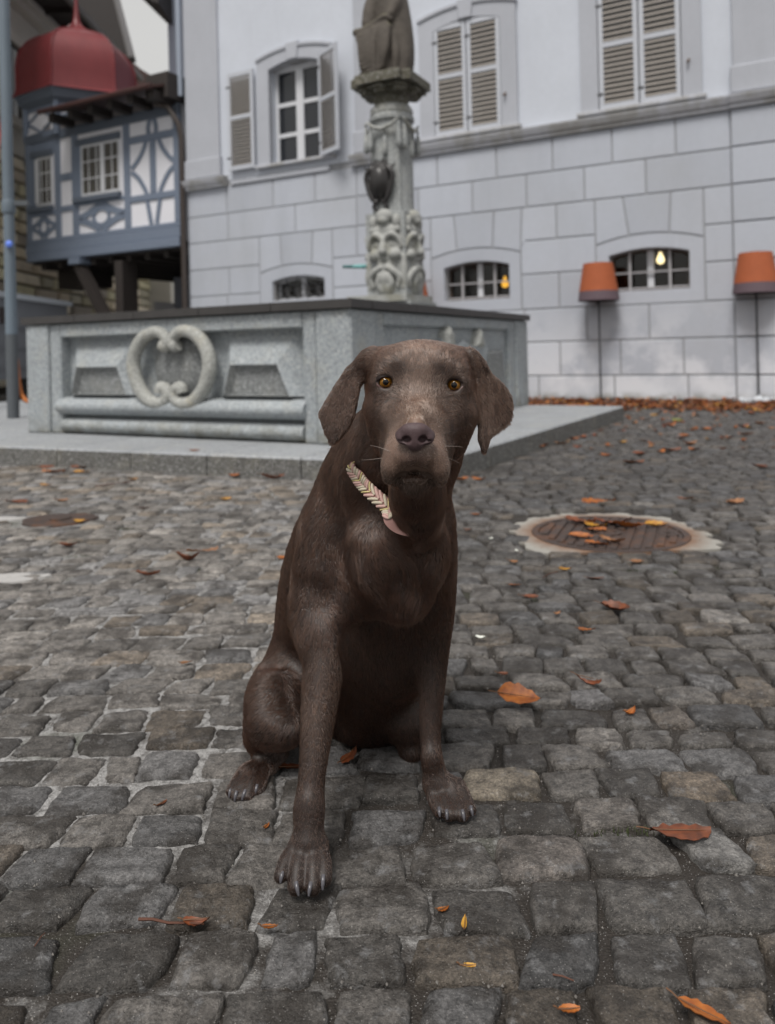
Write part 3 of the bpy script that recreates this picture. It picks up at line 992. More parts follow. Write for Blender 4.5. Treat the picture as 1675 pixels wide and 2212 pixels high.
# the two facing C-scrolls
def scroll(pts, r):
    P_ = np.array([(x, .0, z_) for x, z_ in pts])
    out, rr = [], []
    for i in range(len(P_) - 1):
        a, b = P_[max(i - 1, 0)], P_[i]
        c, d = P_[i + 1], P_[min(i + 2, len(P_) - 1)]
        for t in np.linspace(0, 1, 6, endpoint=False):
            out.append(.5 * (2 * b + (c - a) * t + (2 * a - 5 * b + 4 * c - d) * t * t + (3 * b - a - 3 * c + d) * t ** 3))
            rr.append(r[i] * (1 - t) + r[i + 1] * t)
    out.append(P_[-1]); rr.append(r[-1])
    return MB().tube(out, rr, 12).build('scroll', GRAN_Y, fountain, smooth=70)
for side in (-1, 1):
    cx = -1.632
    pts = [(cx + side * .085, .865), (cx + side * .045, .855), (cx + side * .035, .905), (cx + side * .085, .955), (cx + side * .17, .965), (cx + side * .29, .915), (cx + side * .375, .80), (cx + side * .39, .67),
           (cx + side * .335, .53), (cx + side * .235, .43), (cx + side * .13, .405), (cx + side * .045, .44), (cx + side * .045, .51), (cx + side * .10, .53), (cx + side * .115, .49)]
    scroll(pts, [.050, .052, .046, .046, .050, .054, .056, .058, .056, .054, .052, .048, .046, .050, .048])
# right face (local y runs along it)
def slab_r(name, y0, y1, z0, z1, x0, x1, mat=None, c=.012):
    o = MB().cprism([(y0, z0), (y1, z0), (y1, z1), (y0, z1)], -x1, -x0, c).build(name, mat or GRAN, fountain, smooth=35)
    o.rotation_euler = (0, 0, math.pi / 2)
    return o
slab_r('corner_pier', .002, .36, ZB, ZT, -.06, .004); slab_r('border', .364, .50, ZB, ZT, -.06, -.008)
slab_r('border', 3.32, 3.52, ZB, ZT, -.06, -.008); slab_r('corner_pier', 3.524, BY1, ZB, ZT, -.06, .010)
slab_r('border', .502, 3.318, .968, ZT, -.06, -.006); slab_r('border', .502, 3.318, ZB, .27, -.06, .012)
def relief_r(poly, proud, mat=GRAN):
    o = MB().cprism(poly, -proud + .055, .08, .03).build('panel_relief', mat, fountain, smooth=30)
    o.rotation_euler = (0, 0, math.pi / 2)
relief_r([(2.60, .30), (3.22, .30), (3.12, .76), (2.72, .76)], .05, GRAN_D)
relief_r([(.60, .30), (1.25, .30), (1.15, .76), (.70, .76)], .05)
relief_r([(1.36, .42), (2.52, .42), (2.70, .80), (2.40, .93), (2.30, .80), (2.08, .86), (1.84, .80), (1.66, .95), (1.50, .80), (1.28, .76)], .06)
relief_r([(1.58, .78), (1.76, .78), (1.74, .92), (1.66, .985), (1.58, .92)], .10, GRAN_Y); relief_r([(2.30, .80), (2.52, .78), (2.44, .975), (2.39, .94)], .09, GRAN_Y)
# dark rim in lengths butted together
def rim_piece(x0, x1, y0, y1):
    MB().box(x0, x1, y0, y1, 1.078, 1.140).build('rim', RIM, fountain)
OV = .035
xs = [BX0 - OV, -2.66, -1.98, -1.31, -.64, OV]
for a, b in zip(xs, xs[1:]): rim_piece(a + .003, b - .003, -OV, .26)
ys = [.265, .98, 1.70, 2.45, 3.20, BY1 + OV]
for a, b in zip(ys, ys[1:]):
    rim_piece(-.26, OV, a + .003, b - .003); rim_piece(BX0 - OV, BX0 + .26, a + .003, b - .003)
rim_piece(BX0 + .265, -.265, BY1 - .22, BY1 + OV)
# step: long stones
def step_stone(poly):
    n = len(poly)
    inn = inset(poly, .012)
    vs = [(x, y, .006 - .03) for x, y in poly] + [(x, y, .122) for x, y in poly] + [(x, y, .134) for x, y in inn]
    fs = []
    mi = []
    for i in range(n):
        j = (i + 1) % n
        fs += [(i, j, n + j, n + i), (n + i, n + j, 2 * n + j, 2 * n + i)]
        mi += [0, 1]
    fs.append(tuple(range(2 * n, 3 * n))); mi.append(1)
    mb = MB(); mb.v = vs; mb.f = fs; mb.m = mi
    mb.build('step_stone', [STEP, STEP_TOP], fountain)
js = [-8.2, -6.6, -5.2, -4.15, -2.98, -2.02, -1.35, -.72, -.02]
for a, b in zip(js, js[1:]):
    step_stone([(a + .005, STEP_F(a)), (b - .005, STEP_F(b)), (b - .005, .06), (a + .005, .06)])
step_stone([(-.015, STEP_F(0)), (STEP_E(-.6), STEP_F(.85)), (STEP_E(.3), .30), (-.015, .30)])
jy = [.31, 1.25, 2.2, 3.05, 3.86]
for a, b in zip(jy, jy[1:]):
    step_stone([(-.06, a + .005), (STEP_E(a), a + .005), (STEP_E(b), b - .005), (-.06, b - .005)])
step_stone([(-8.2, .07), (BX0 + .05, .07), (BX0 + .05, 3.86), (-8.2, 3.86)])
MB().box(BX0 + .01, -.01, .06, BY1 - .01, .02, .132).build('step_bed', STEP, fountain)

# ------------------------------------------------------------------ carved column in the basin
CC = (.107, 8.62)
column = empty('fountain_column', (CC[0], CC[1], 0), WALL_RZ + math.radians(1))
tag(column, 'tall carved stone fountain column with bronze shield, mask heads and teal water spouts', 'column')
cs = granite('column_stone', (.33, .345, .345), .25)
zz = cs.sep('Z')
cs.mix(cs.math('MULTIPLY', cs.ramp(cs.math('ADD', zz, cs.ramp(cs.noise(8, 4, .6), 0, 1, -.25, .25)), 3.36, 3.55), .85), (.115, .105, .070))   # lichen and soot on the capital
cs.mix(cs.math('MULTIPLY', cs.ramp(cs.noise(9, 5, .65), .55, .7), .5), (.52, .52, .49))
COLST = cs.done()
m = granite('capital_stone', (.085, .077, .050), .2); CAPST = m.done()
m = Mat('pale_carved_stone', (.38, .385, .37), .85); m.val(m.noise(9, 5, .65), .62, 1.25); m.mix(m.math('MULTIPLY', m.ramp(m.noise(6, 4), .5, .66), .5), (.20, .19, .13)); m.bump(m.noise(50, 4), .4, .008); PALEST = m.done()
BRONZE = Mat('dark_bronze', (.022, .020, .020), .38, .5); BRONZE.val(BRONZE.noise(30, 4), .6, 1.8); BRONZE = BRONZE.done()
VERD = Mat('verdigris_pipe', (.035, .13, .135), .5); VERD.mix(VERD.ramp(VERD.noise(9, 3), .5, .62), (.16, .42, .42)); VERD = VERD.done()
def zc(y): return .78 + (757 - y) / 1680 * 8.62
def flute(w, z_): return 1 + .035 * math.cos(8 * w)
MB().box(-.34, .34, -.34, .34, .40, 1.30).build('plinth', COLST, column)
MB().box(-.235, .235, -.225, .225, 1.31, zc(466)).build('carved_block', COLST, column)
MB().box(-.42, .30, -.36, .32, 1.302, zc(641)).build('base_slab', PALEST, column)
# shaft
prof = [(.232, zc(640)), (.236, zc(560)), (.228, zc(470)), (.222, zc(440)), (.222, zc(268))]
MB().lathe([(r * 1.08, z_) for r, z_ in prof], seg=4, a0=math.pi / 4).lathe([(r * .98, z_) for r, z_ in prof], seg=24).build('shaft', COLST, column, smooth=40)
MB().lathe([(.225, zc(270)), (.250, zc(266)), (.250, zc(258)), (.228, zc(254)), (.225, zc(246)), (.232, zc(240)), (.205, zc(233))], seg=32).build('necking', COLST, column, smooth=40)
MB().lathe([(.195, zc(240)), (.190, zc(226)), (.205, zc(214)), (.26, zc(206)), (.30, zc(203))], seg=32, flute=flute).build('bell', CAPST, column, smooth=50)
# leaf fringe round the neck
for k in range(12):
    w = 2 * math.pi * k / 12
    o = MB().cprism([(-.055, zc(252)), (.055, zc(252)), (.05, zc(243)), (.0, zc(236)), (-.05, zc(243))], -.235, -.19, .012).build('leaf_ornament', PALEST, column)
    o.rotation_euler = (0, 0, w)
# abacus with notched corners, corner brackets below it
def abacus(h, n, z0, z1, name, c=.02):
    p = []
    for sx, sy in ((1, 1), (-1, 1), (-1, -1), (1, -1)):
        a, b = (h - n, h), (h, h - n)
        pts = [(sx * b[0], sy * b[1]), (sx * (h - n), sy * (h - n)), (sx * a[0], sy * a[1])]
        p += pts if sx * sy > 0 else pts[::-1]
    k = len(p)
    vs = [(x, y, z0) for x, y in p] + [(x, y, z1 - .02) for x, y in p] + [(x * .95, y * .95, z1) for x, y in p]
    fs = [tuple(range(k - 1, -1, -1)), tuple(range(2 * k, 3 * k))]
    for i in range(k):
        j = (i + 1) % k
        fs += [(i, j, k + j, k + i), (k + i, k + j, 2 * k + j, 2 * k + i)]
    return MB().add(vs, fs).build(name, CAPST, column)
abacus(.36, .09, zc(196), zc(175), 'abacus')
abacus(.295, .06, zc(203), zc(197), 'abacus_moulding')
for k in range(8):
    w = math.pi / 4 * k
    r = .335 if k % 2 else .30
    o = MB().cprism([(-.06, zc(214)), (.06, zc(214)), (.075, zc(199)), (-.075, zc(199))], -r, -.15, .015).build('bracket', CAPST, column)
    o.rotation_euler = (0, 0, w)
    MB().tube([(-.06, -r - .005, zc(202)), (.06, -r - .005, zc(202))], .026, 8).build('volute', CAPST, column, smooth=60).rotation_euler = (0, 0, w)
# swags and tassels
for k in range(4):
    w = math.pi / 2 * k
    sw = MB().tube([(-.19, -.235, zc(271)), (-.11, -.25, zc(284)), (0, -.258, zc(291)), (.11, -.25, zc(284)), (.19, -.235, zc(271))], [.012, .02, .024, .02, .012], 8).build('swag', PALEST, column, smooth=60)
    sw.rotation_euler = (0, 0, w)
    for sx, L_ in ((-.155, 0), (.02, 12), (.19, 0)):
        y0 = 278 + L_
        t_ = MB().lathe([(.006, zc(y0)), (.016, zc(y0 + 6)), (.012, zc(y0 + 12)), (.022, zc(y0 + 18)), (.028, zc(y0 + 30)), (.034, zc(y0 + 42)), (.030, zc(y0 + 54)), (.010, zc(y0 + 57))], (sx, -.225), 10).build('tassel', COLST, column, smooth=50)
        t_.rotation_euler = (0, 0, w)
# bronze shield with crown and scrolls on the near face
Fb = Field((-.26, -.40, zc(468)), (.24, -.10, zc(344)), .0085)
Fb.ell((-.045, -.24, zc(400)), (.125, .085, .19), .02)
Fb.ell((-.045, -.29, zc(398)), (.085, .05, .13), .02)
for sx in (-1, 1):
    Fb.chain([(-.045 + sx * .10, -.25, zc(372)), (-.045 + sx * .155, -.25, zc(385)), (-.045 + sx * .15, -.25, zc(405)), (-.045 + sx * .10, -.25, zc(432)), (-.045 + sx * .05, -.25, zc(445))], [.03, .028, .026, .028, .02], .01)
    Fb.chain([(-.045 + sx * .03, -.24, zc(440)), (-.045 + sx * .08, -.24, zc(452)), (-.045 + sx * .05, -.24, zc(460))], [.022, .02, .016], .01)
    Fb.cap((-.045 + sx * .13, -.25, zc(375)), (-.045 + sx * .185, -.23, zc(366)), .022, .010, .01)
for i in range(5):
    Fb.cap((-.125 + .04 * i, -.24, zc(366)), (-.13 + .0425 * i, -.24, zc(356 - 3 * (i % 2))), .02, .013, .01)
fv, ff = Fb.mesh()
mesh_np('bronze_shield', fv, ff, BRONZE, column)
# carved mask block: bulb head, brows, moustache, dragon scroll at the right corner
def mask(rz, name):
    Fm = Field((-.29, -.39, zc(648)), (.29, -.06, zc(450)), .0095)
    Fm.cap((0, -.15, zc(500)), (0, -.15, zc(620)), .12, .14, .03)
    Fm.ell((0, -.24, zc(474)), (.095, .075, .08), .02); Fm.ell((0, -.275, zc(484)), (.06, .05, .045), .02)
    Fm.cap((-.15, -.235, zc(503)), (.15, -.235, zc(503)), .034, .034, .03)
    for sx in (-1, 1):
        Fm.ell((sx * .14, -.225, zc(486)), (.045, .05, .075), .02)
        Fm.chain([(sx * .02, -.275, zc(524)), (sx * .09, -.285, zc(514)), (sx * .16, -.25, zc(522)), (sx * .20, -.23, zc(540))], [.026, .034, .030, .02], .02)
        Fm.ell((sx * .085, -.245, zc(534)), (.036, .03, .024), .01)
        Fm.ell((sx * .115, -.245, zc(556)), (.075, .06, .06), .03)
        Fm.chain([(sx * .04, -.28, zc(583)), (sx * .11, -.275, zc(590)), (sx * .17, -.25, zc(604)), (sx * .15, -.245, zc(622))], [.028, .036, .034, .024], .02)
        Fm.chain([(sx * .05, -.27, zc(600)), (sx * .08, -.265, zc(616)), (sx * .04, -.255, zc(632))], [.034, .036, .026], .02)
        Fm.chain([(sx * .205, -.21, zc(560)), (sx * .215, -.21, zc(590)), (sx * .20, -.21, zc(625))], [.03, .034, .03], .02)
    Fm.chain([(0, -.265, zc(522)), (0, -.31, zc(550))], [.026, .046], .02)
    Fm.ell((0, -.215, zc(540)), (.18, .055, .13), .03)
    Fm.ell((0, -.245, zc(605)), (.09, .06, .07), .03)
    Fm.ell((0, -.32, zc(571)), (.065, .07, .022), .015, 'sub')
    a_, b_ = Fm.mesh()
    o = mesh_np(name, a_, b_, PALEST, column)
    o.rotation_euler = (0, 0, rz)
    return o
mask(0, 'carved_mask'); mask(math.pi / 2, 'carved_mask'); mask(-math.pi / 2, 'carved_mask'); mask(math.pi, 'carved_mask')
def spout(rz):
    o = MB().tube([(0, -.20, zc(573)), (0, -.34, zc(573)), (0, -.48, zc(572)), (0, -.60, zc(571))], [.028, .024, .020, .018], 8).build('spout', VERD, column, smooth=50)
    o.rotation_euler = (0, 0, rz)
spout(-math.pi / 2 + .25)

# ------------------------------------------------------------------ statue on the column (cropped by the top of the photograph)
statue = empty('statue', (CC[0], CC[1], zc(174)), WALL_RZ)
tag(statue, 'weathered grey stone statue of a cloaked figure holding a ribbed shield on the column top', 'statue')
def sy(y): return (174 - y) / 1680 * 8.62
Fs = Field((-.44, -.34, -.02), (.32, .30, 1.75), .0105)
Fs.chain([(.05, .05, .02), (.07, .05, .25), (.06, .04, .50), (.03, .03, .78), (.0, .02, 1.05), (.0, .02, 1.3)], [.17, .185, .19, .185, .165, .14], .03)
Fs.chain([(.17, -.02, .02), (.185, -.02, .22), (.165, -.02, .42), (.11, -.02, .62)], [.050, .065, .06, .045], .02)      # cloak folds
Fs.chain([(.11, -.11, .05), (.125, -.12, .25), (.10, -.12, .45)], [.035, .048, .04], .015)
Fs.chain([(.04, -.10, .0), (.01, -.12, .30), (.0, -.12, .52), (.03, -.13, .60)], [.05, .06, .055, .05], .02)
Fs.chain([(-.10, -.06, .98), (-.17, -.10, .80), (-.19, -.13, .62)], [.09, .085, .08], .05)                             # cloaked arm behind the shield
Fs.chain([(.07, -.05, 1.0), (.13, -.10, .80), (.10, -.16, .66)], [.075, .07, .05], .04)
def sh_y(x, z_): return -.185 + .9 * (x + .06) ** 2 - .05 * np.sin(np.clip((z_ - .05) / .55, 0, 1) * 3.14)
Fs.flap([(-.27, .02), (-.08, .0), (.03, .09), (.10, .28), (.115, .52), (.04, .62), (-.14, .56), (-.33, .575), (-.36, .52), (-.30, .38), (-.29, .18)], sh_y, .034, .015, .012)
Fs.chain([(-.345, -.14, .55), (-.23, -.17, .545), (-.12, -.20, .56), (.03, -.20, .62), (.10, -.17, .60)], [.044, .034, .034, .036, .03], .015)   # rolled top edge
for i in range(10):
    zi = .06 + .046 * i
    Fs.cap((-.275, -.215, zi), (-.10, -.225, zi + .004), .010, .010, .008)
Fs.chain([(-.085, -.225, .04), (-.075, -.24, .28), (-.09, -.24, .52)], [.020, .020, .016], .012)
Fs.chain([(.0, -.205, .10), (.045, -.215, .30), (.05, -.205, .52)], [.022, .026, .02], .012)
Fs.cap((-.035, -.245, .10), (-.02, -.26, .50), .016, .020, .02, 'sub')
Fs.ell((0, .02, 1.48), (.10, .11, .13), .03)
Fs.floor(.0)
Fs.d[:, :, :1] = .01
sv, sf = Fs.mesh()
m = Mat('statue_stone', (.095, .082, .070), .85); m.val(m.noise(7, 5, .65), .55, 1.45); m.val(m.noise(40, 4), .8, 1.2); m.mix(m.math('MULTIPLY', m.ramp(m.sep('Z', m.geo.outputs['Normal']), .25, .8), .6), (.12, .115, .05)); m.bump(m.noise(25, 5, .6), .4, .02)
body = mesh_np('figure', sv, sf, m.done(), statue)

# ------------------------------------------------------------------ half-timbered bay over the passage
bay = empty('timbered_house', (HO[0], HO[1], 0), WALL_RZ)
tag(bay, 'blue and white half-timbered bay house with a red onion-domed corner turret', 'house')
m = Mat('timber_paint', (.165, .200, .265), .6); m.val(m.noise(20, 5, .6), .82, 1.12); TIMB = m.done()
TIMB_D = Mat('timber_dark_paint', (.10, .12, .155), .6).done()  # darker blue paint on sills, lintels, top beam and cornice
m = Mat('infill_plaster', (.72, .72, .765), .85); m.val(m.noise(3, 4), .93, 1.05); INF = m.done()
m = Mat('dark_timber', (.030, .024, .022), .7); m.val(m.noise(16, 4), .7, 1.3); DKT = m.done()
m = Mat('roof_tile_brown', (.060, .028, .024), .7); m.val(m.noise(14, 4), .6, 1.4); TILE = m.done()
YB = -.02
def tim(x0, x1, z0, z1, y0=None, mat=None, name='timber'):
    return MB().cprism([(x0, z0), (x1, z0), (x1, z1), (x0, z1)], YB if y0 is None else y0, .06, .012).build(name, mat or TIMB, bay)
L0, L1, R0 = -14.62, -13.66, -10.26
MB().box(L0 + .01, R0 - .02, .012, 3.0, 2.97, 5.62).build('infill', INF, bay)
# sill beam and mouldings
tim(L0 - .01, R0, 3.02, 3.22, -.05); tim(L0 + .06, R0 + .01, 2.84, 3.015, -.085); tim(L0 + .0, R0, 3.225, 3.32, -.03, TIMB)
MB().box(L0 + .1, R0, .05, 13.0, 2.80, 2.96).build('soffit', DKT, bay)
for i in range(9):
    MB().box(L0 + .3 + i * .5, L0 + .42 + i * .5, .1, 9, 2.68, 2.798).build('joist', DKT, bay)
# posts
for x0, x1 in ((L0, L0 + .16), (-13.72, -13.55), (-13.20, -13.02), (-11.73, -11.56), (-10.42, R0)):
    tim(x0, x1, 3.322, 5.50)
tim(L0, R0, 5.36, 5.56, -.03, TIMB_D); tim(-14.46, -13.72, 5.10, 5.355); 
# windows
def bay_window(x0, x1, z0, z1, cols, rows, split):
    fr = MB()
    ring(rect(x0, x1, z0, z1), rect(x0 + .05, x1 - .05, z0 + .05, z1 - .05), -.005, .05, fr)
    f = fr.build('window_frame', WOODW, bay)
    MB().box(x0 + .03, x1 - .03, .004, .011, z0 + .03, z1 - .03).build('pane', GLASS_B, f)
    if split:
        mid = (x0 + x1) / 2 + .06
        MB().box(mid - .05, mid + .05, -.012, .045, z0 + .05, z1 - .05).build('mullion', WOODW, f)
    for i in range(1, cols):
        cx = x0 + (x1 - x0) * i / cols
        MB().box(cx - .012, cx + .012, -.002, .003, z0 + .05, z1 - .05).build('glazing_bar', WOODW, f)
    for i in range(1, rows):
        cz = z0 + (z1 - z0) * i / rows
        MB().box(x0 + .05, x1 - .05, -.0045, -.0022, cz - .012, cz + .012).build('glazing_bar', WOODW, f)
    tim(x0 - .18, x1 + .03, z0 - .13, z0 - .03, -.10, TIMB_D, 'window_sill')
    tim(x0 - .14, x0 - .003, z0 - .02, z1 + .1, -.02, TIMB); tim(x0 - .13, x1 + .02, z1 + .003, z1 + .13, -.05, TIMB_D)
bay_window(-14.30, -13.80, 4.02, 5.05, 3, 3, False)
bay_window(-12.93, -11.83, 4.08, 5.12, 5, 3, True)
MB().box(-14.30, -14.20, -.03, -.006, 4.07, 5.0).build('casement', WOODW, bay)
# rails
tim(-13.55, -13.20, 4.47, 4.62); tim(-13.55, -13.20, 3.83, 3.95); tim(L0 + .16, -13.72, 3.80, 3.9)
tim(-11.56, -10.42, 4.95, 5.09); tim(-11.56, -10.42, 3.80, 3.93); tim(-13.02, -11.73, 3.90, 3.97)
tim(-11.03, -10.88, 3.93, 4.95)
# curved braces
def brace(pts, w=.085, mat=None, y0=-.012):
    P_ = [Vector(p) for p in pts]
    # resample as a curve
    q = []
    for i in range(len(P_) - 1):
        a, b = P_[max(i - 1, 0)], P_[i]; c, d = P_[i + 1], P_[min(i + 2, len(P_) - 1)]
        for k in range(5):
            t = k / 5
            q.append(.5 * (2 * b + (c - a) * t + (2 * a - 5 * b + 4 * c - d) * t * t + (3 * b - a - 3 * c + d) * t ** 3))
    q.append(P_[-1])
    Lf, Rt = [], []
    for i, p in enumerate(q):
        t = (q[min(i + 1, len(q) - 1)] - q[max(i - 1, 0)]).normalized()
        n = Vector((-t.y, t.x)) * w / 2
        Lf.append(p + n); Rt.append(p - n)
    mb = MB(); n = len(q)
    vs = [(p.x, y0, p.y) for p in Lf] + [(p.x, y0, p.y) for p in Rt] + [(p.x, .03, p.y) for p in Lf] + [(p.x, .03, p.y) for p in Rt]
    fs = []
    for i in range(n - 1):
        fs += [(i, n + i, n + i + 1, i + 1), (i, i + 1, 2 * n + i + 1, 2 * n + i), (n + i, 3 * n + i, 3 * n + i + 1, n + i + 1)]
    mb.add(vs, fs).build('brace', mat or TIMB, bay)
xm = -10.955
for sx in (-1, 1):
    e_ = xm + sx * .56
    brace([(xm + sx * .16, 4.97), (xm + sx * .25, 4.78), (xm + sx * .40, 4.60), (e_, 4.47)])
    brace([(xm + sx * .16, 3.91), (xm + sx * .25, 4.08), (xm + sx * .40, 4.28), (e_, 4.40)])
    brace([(xm + sx * .07, 3.33), (xm + sx * .12, 3.58), (xm + sx * .17, 3.82)], .09)
    brace([(xm + sx * .09, 5.07), (xm + sx * .10, 5.22), (xm + sx * .04, 5.40)], .09)
def rosette(x0, x1, z0, z1, w):
    cx, cz = (x0 + x1) / 2, (z0 + z1) / 2
    hx, hz = (x1 - x0) / 2, (z1 - z0) / 2
    for sx in (-1, 1):
        for sz in (-1, 1):
            brace([(cx + sx * .02, cz + sz * hz), (cx + sx * hx * .30, cz + sz * hz * .62), (cx + sx * hx * .62, cz + sz * hz * .30), (cx + sx * hx, cz + sz * .02)], w)
    for a, b in (((cx, cz + hz * .55), .0), ((cx, cz - hz * .55), .0)):
        n = 12
    pts = [(cx + hx * .34 * math.cos(2 * math.pi * i / 16), cz + hz * .60 * math.sin(2 * math.pi * i / 16)) for i in range(17)]
    brace(pts, w * .6, None, -.016)
rosette(-13.02, -11.73, 3.34, 3.90, .13)
rosette(L0 + .16, -13.72, 3.34, 3.80, .085)
# pent roof over the bay with rafter ends
rf = MB()
A_, B_ = (-14.074, 5.771), (-10.684, 5.739)
z_e = 5.74
rf.add([(-13.28, -.62, z_e - .05), (-10.28, -.62, z_e - .05), (-10.28, .9, z_e + .42), (-13.28, .9, z_e + .42), (-13.28, -.62, z_e), (-10.28, -.62, z_e), (-10.28, .9, z_e + .50), (-13.28, .9, z_e + .50)],
       [(0, 3, 2, 1), (4, 5, 6, 7), (0, 1, 5, 4), (1, 2, 6, 5), (2, 3, 7, 6), (3, 0, 4, 7)])
rf.build('pent_roof', TILE, bay)
MB().tube([(-13.34, -.66, z_e - .03), (-10.30, -.66, z_e - .03)], .05, 8).build('gutter', Mat('gutter_brown', (.055, .022, .020), .5).done(), bay)
for i in range(6):
    x = -13.12 + i * .54
    MB().box(x - .07, x + .07, -.55, .02, z_e - .22, z_e - .055).build('rafter_end', DKT, bay)
MB().box(-14.0, -10.4, -.02, .015, 5.565, 5.70).build('eaves_board', Mat('eaves_board', (.22, .20, .20), .8).done(), bay)
MB().box(-10.75, -10.2, -.35, .4, 5.58, 6.05).build('rainwater_box', DKT, bay)
# brackets under the bay
for x in (-13.05,):
    b = MB().prism([(x - .16, 2.70), (x + .16, 2.70), (x + .16, 2.83), (x - .16, 2.83)], -.14, .25).build('bracket_head', TIMB, bay)
    MB().prism([(x - .11, 2.69), (x + .10, 2.69), (x + 1.02, 1.30), (x + 1.02, .9), (x + .80, .9), (x + .80, 1.25)], -.08, .12).build('bracket', DKT, bay)
    MB().box(x + 1.06, x + 1.27, -.05, .35, .0, 2.69).build('post', DKT, bay)
MB().box(L0 + .2, -13.4, .6, 1.2, 2.3, 2.79).build('beam', DKT, bay)

# hexagonal turret
TC = Vector((-14.02, .92))
view = Vector((WE[0] * TC.x + WN[0] * (TC.y + WD), 0))
tw = empty('turret', (TC.x, TC.y, 0), 0, bay)
wx, wy = WE * TC.x + WN * (TC.y + WD)
va = math.atan2(-wy, -wx) - WALL_RZ                     # towards the square's viewer side
A0 = va - math.radians(24)
def hexp(r, z_): return [(r * math.cos(A0 + math.pi / 3 * k), r * math.sin(A0 + math.pi / 3 * k), z_) for k in range(6)]
MB().lathe([(1.06, 5.45), (1.06, 6.28)], seg=6, a0=A0).build('turret_wall', INF, tw)
MB().lathe([(1.10, 6.12), (1.18, 6.18), (1.22, 6.21), (1.27, 6.36), (1.31, 6.395)], seg=6, a0=A0).build('cornice', TIMB_D, tw)
DOMEM = Mat('red_copper', (.19, .028, .032), .45); DOMEM.val(DOMEM.noise(5, 5, .65, sc=(1, 1, .35)), .7, 1.2); DOMEM = DOMEM.done()
prof = [(1.32, 6.40), (1.265, 6.45), (1.24, 6.60), (1.24, 6.82), (1.245, 7.04), (1.22, 7.25), (1.15, 7.45), (1.01, 7.63), (.81, 7.77), (.57, 7.88), (.37, 7.96), (.22, 8.05), (.12, 8.16)]
dm = MB().lathe(prof, seg=6, a0=A0).build('dome', DOMEM, tw, smooth=35)
MB().lathe([(.145, 8.09), (.145, 8.14), (.10, 8.18), (.075, 8.3), (.055, 8.5), (.035, 8.75), (.02, 8.93), (.05, 8.96), (.05, 9.05), (.01, 9.1)], seg=10).build('finial', DOMEM, tw, smooth=50)
for k in range(6):
    c_, s_ = math.cos(A0 + math.pi / 3 * k), math.sin(A0 + math.pi / 3 * k)
    MB().tube([(r * c_ * 1.004, r * s_ * 1.004, z_) for r, z_ in prof], .022, 6).build('dome_rib', DOMEM, tw)
    MB().tube([(1.06 * c_, 1.06 * s_, 5.45), (1.06 * c_, 1.06 * s_, 6.17)], .085, 6).build('corner_post', TIMB, tw)
for k in range(6):
    a = np.array((math.cos(A0 + math.pi / 3 * k), math.sin(A0 + math.pi / 3 * k))); b = np.array((math.cos(A0 + math.pi / 3 * (k + 1)), math.sin(A0 + math.pi / 3 * (k + 1))))
    a, b = a * 1.06, b * 1.06
    mid, half = (a + b) / 2, (b - a) / 2
    n = mid / np.linalg.norm(mid)
    for z0, z1 in ((5.46, 5.58), (6.05, 6.14)):
        p = [(*(mid + half * s_ * .93 + n * d), zz_) for d in (.0, .03) for s_, zz_ in ((-1, z0), (1, z0), (1, z1), (-1, z1))]
        MB().add(p, [(4, 5, 6, 7), (0, 1, 5, 4), (2, 3, 7, 6), (1, 2, 6, 5), (3, 0, 4, 7)]).build('timber', TIMB, tw)
    for sx in (-1, 1):
        for sz in (-1, 1):
            pts = [(*(mid + half * sx * t_ * .92 + n * .012), 5.815 + sz * h_) for t_, h_ in ((.04, .23), (.30, .16), (.6, .08), (.95, .02))]
            MB().tube(pts, .032, 4).build('brace', TIMB, tw)

# ------------------------------------------------------------------ rusticated building along the lane
SX = -8.5
sb = empty('stone_building', (SX, 12, 0), 0)
tag(sb, 'old sandstone building with rough ashlar courses and wide dark eaves behind the timbered bay', 'house')
m = Mat('sandstone', (.66, .59, .47), .85); m.mix(1.0, m.attr('tone', 'Color'), 'MULTIPLY'); m.val(m.noise(5, 5, .7), .7, 1.25); m.bump(m.noise(20, 5, .7), .7, .03); SAND = m.done()
SANDJ = Mat('sandstone_joint', (.07, .06, .05), .9).done()
m = Mat('beige_plaster', (.62, .59, .53), .9); m.val(m.noise(2, 5), .85, 1.1); BEIGE = m.done()
# local: x is out from the wall towards the lane, y along it
MB().box(-6, -.06, 0, 30, 0, 5.6).build('joint_backing', SANDJ, sb)
MB().box(-6, -.03, 0, 11.9, 5.62, 9.6).build('wall', BEIGE, sb)
MB().box(-6, .10, 0, 30, 5.48, 5.72).build('string_course', BEIGE, sb)
rr = random.Random(5)
mlist = []
for k in range(14):
    vs, fs = stone_shape([(-.5, -.5), (.5, -.5), (.5, .5), (-.5, .5)], 4, 50 + k, .02, .2)
    me = None
    mlist.append((vs, fs))
meshes = []
for vs, fs in mlist:
    v2 = np.stack([vs[:, 2].clip(-.03) * 2.2 + .02, vs[:, 0], vs[:, 1]], 1)
    o = mesh_np('stone', v2, fs, SAND, sb, smooth=False)
    a = o.data.attributes.new('tone', 'FLOAT_COLOR', 'POINT')
    t = rr.uniform(.65, 1.35)
    a.data.foreach_set('color', np.tile(np.array((t, t * rr.uniform(.94, 1.04), t * rr.uniform(.85, 1.05), 1), np.float32), len(v2)))
    meshes.append(o.data); bpy.data.objects.remove(o)
zrow, k = .15, 0
while zrow < 5.3:
    hgt = .295
    y = .4 - rr.random()
    while y < 26:
        ln = rr.uniform(.7, 1.5) * (1 if y < 14 else 1.6)
        if y + ln > .8 and not (zrow < 1.2 and y < 3):
            o = bpy.data.objects.new('stone', meshes[k % len(meshes)])
            o.location = (0, y + ln / 2, zrow + hgt / 2); o.scale = (1.2, ln - .03, hgt - .035)
            link(o, sb); k += 1
        y += ln
    zrow += hgt
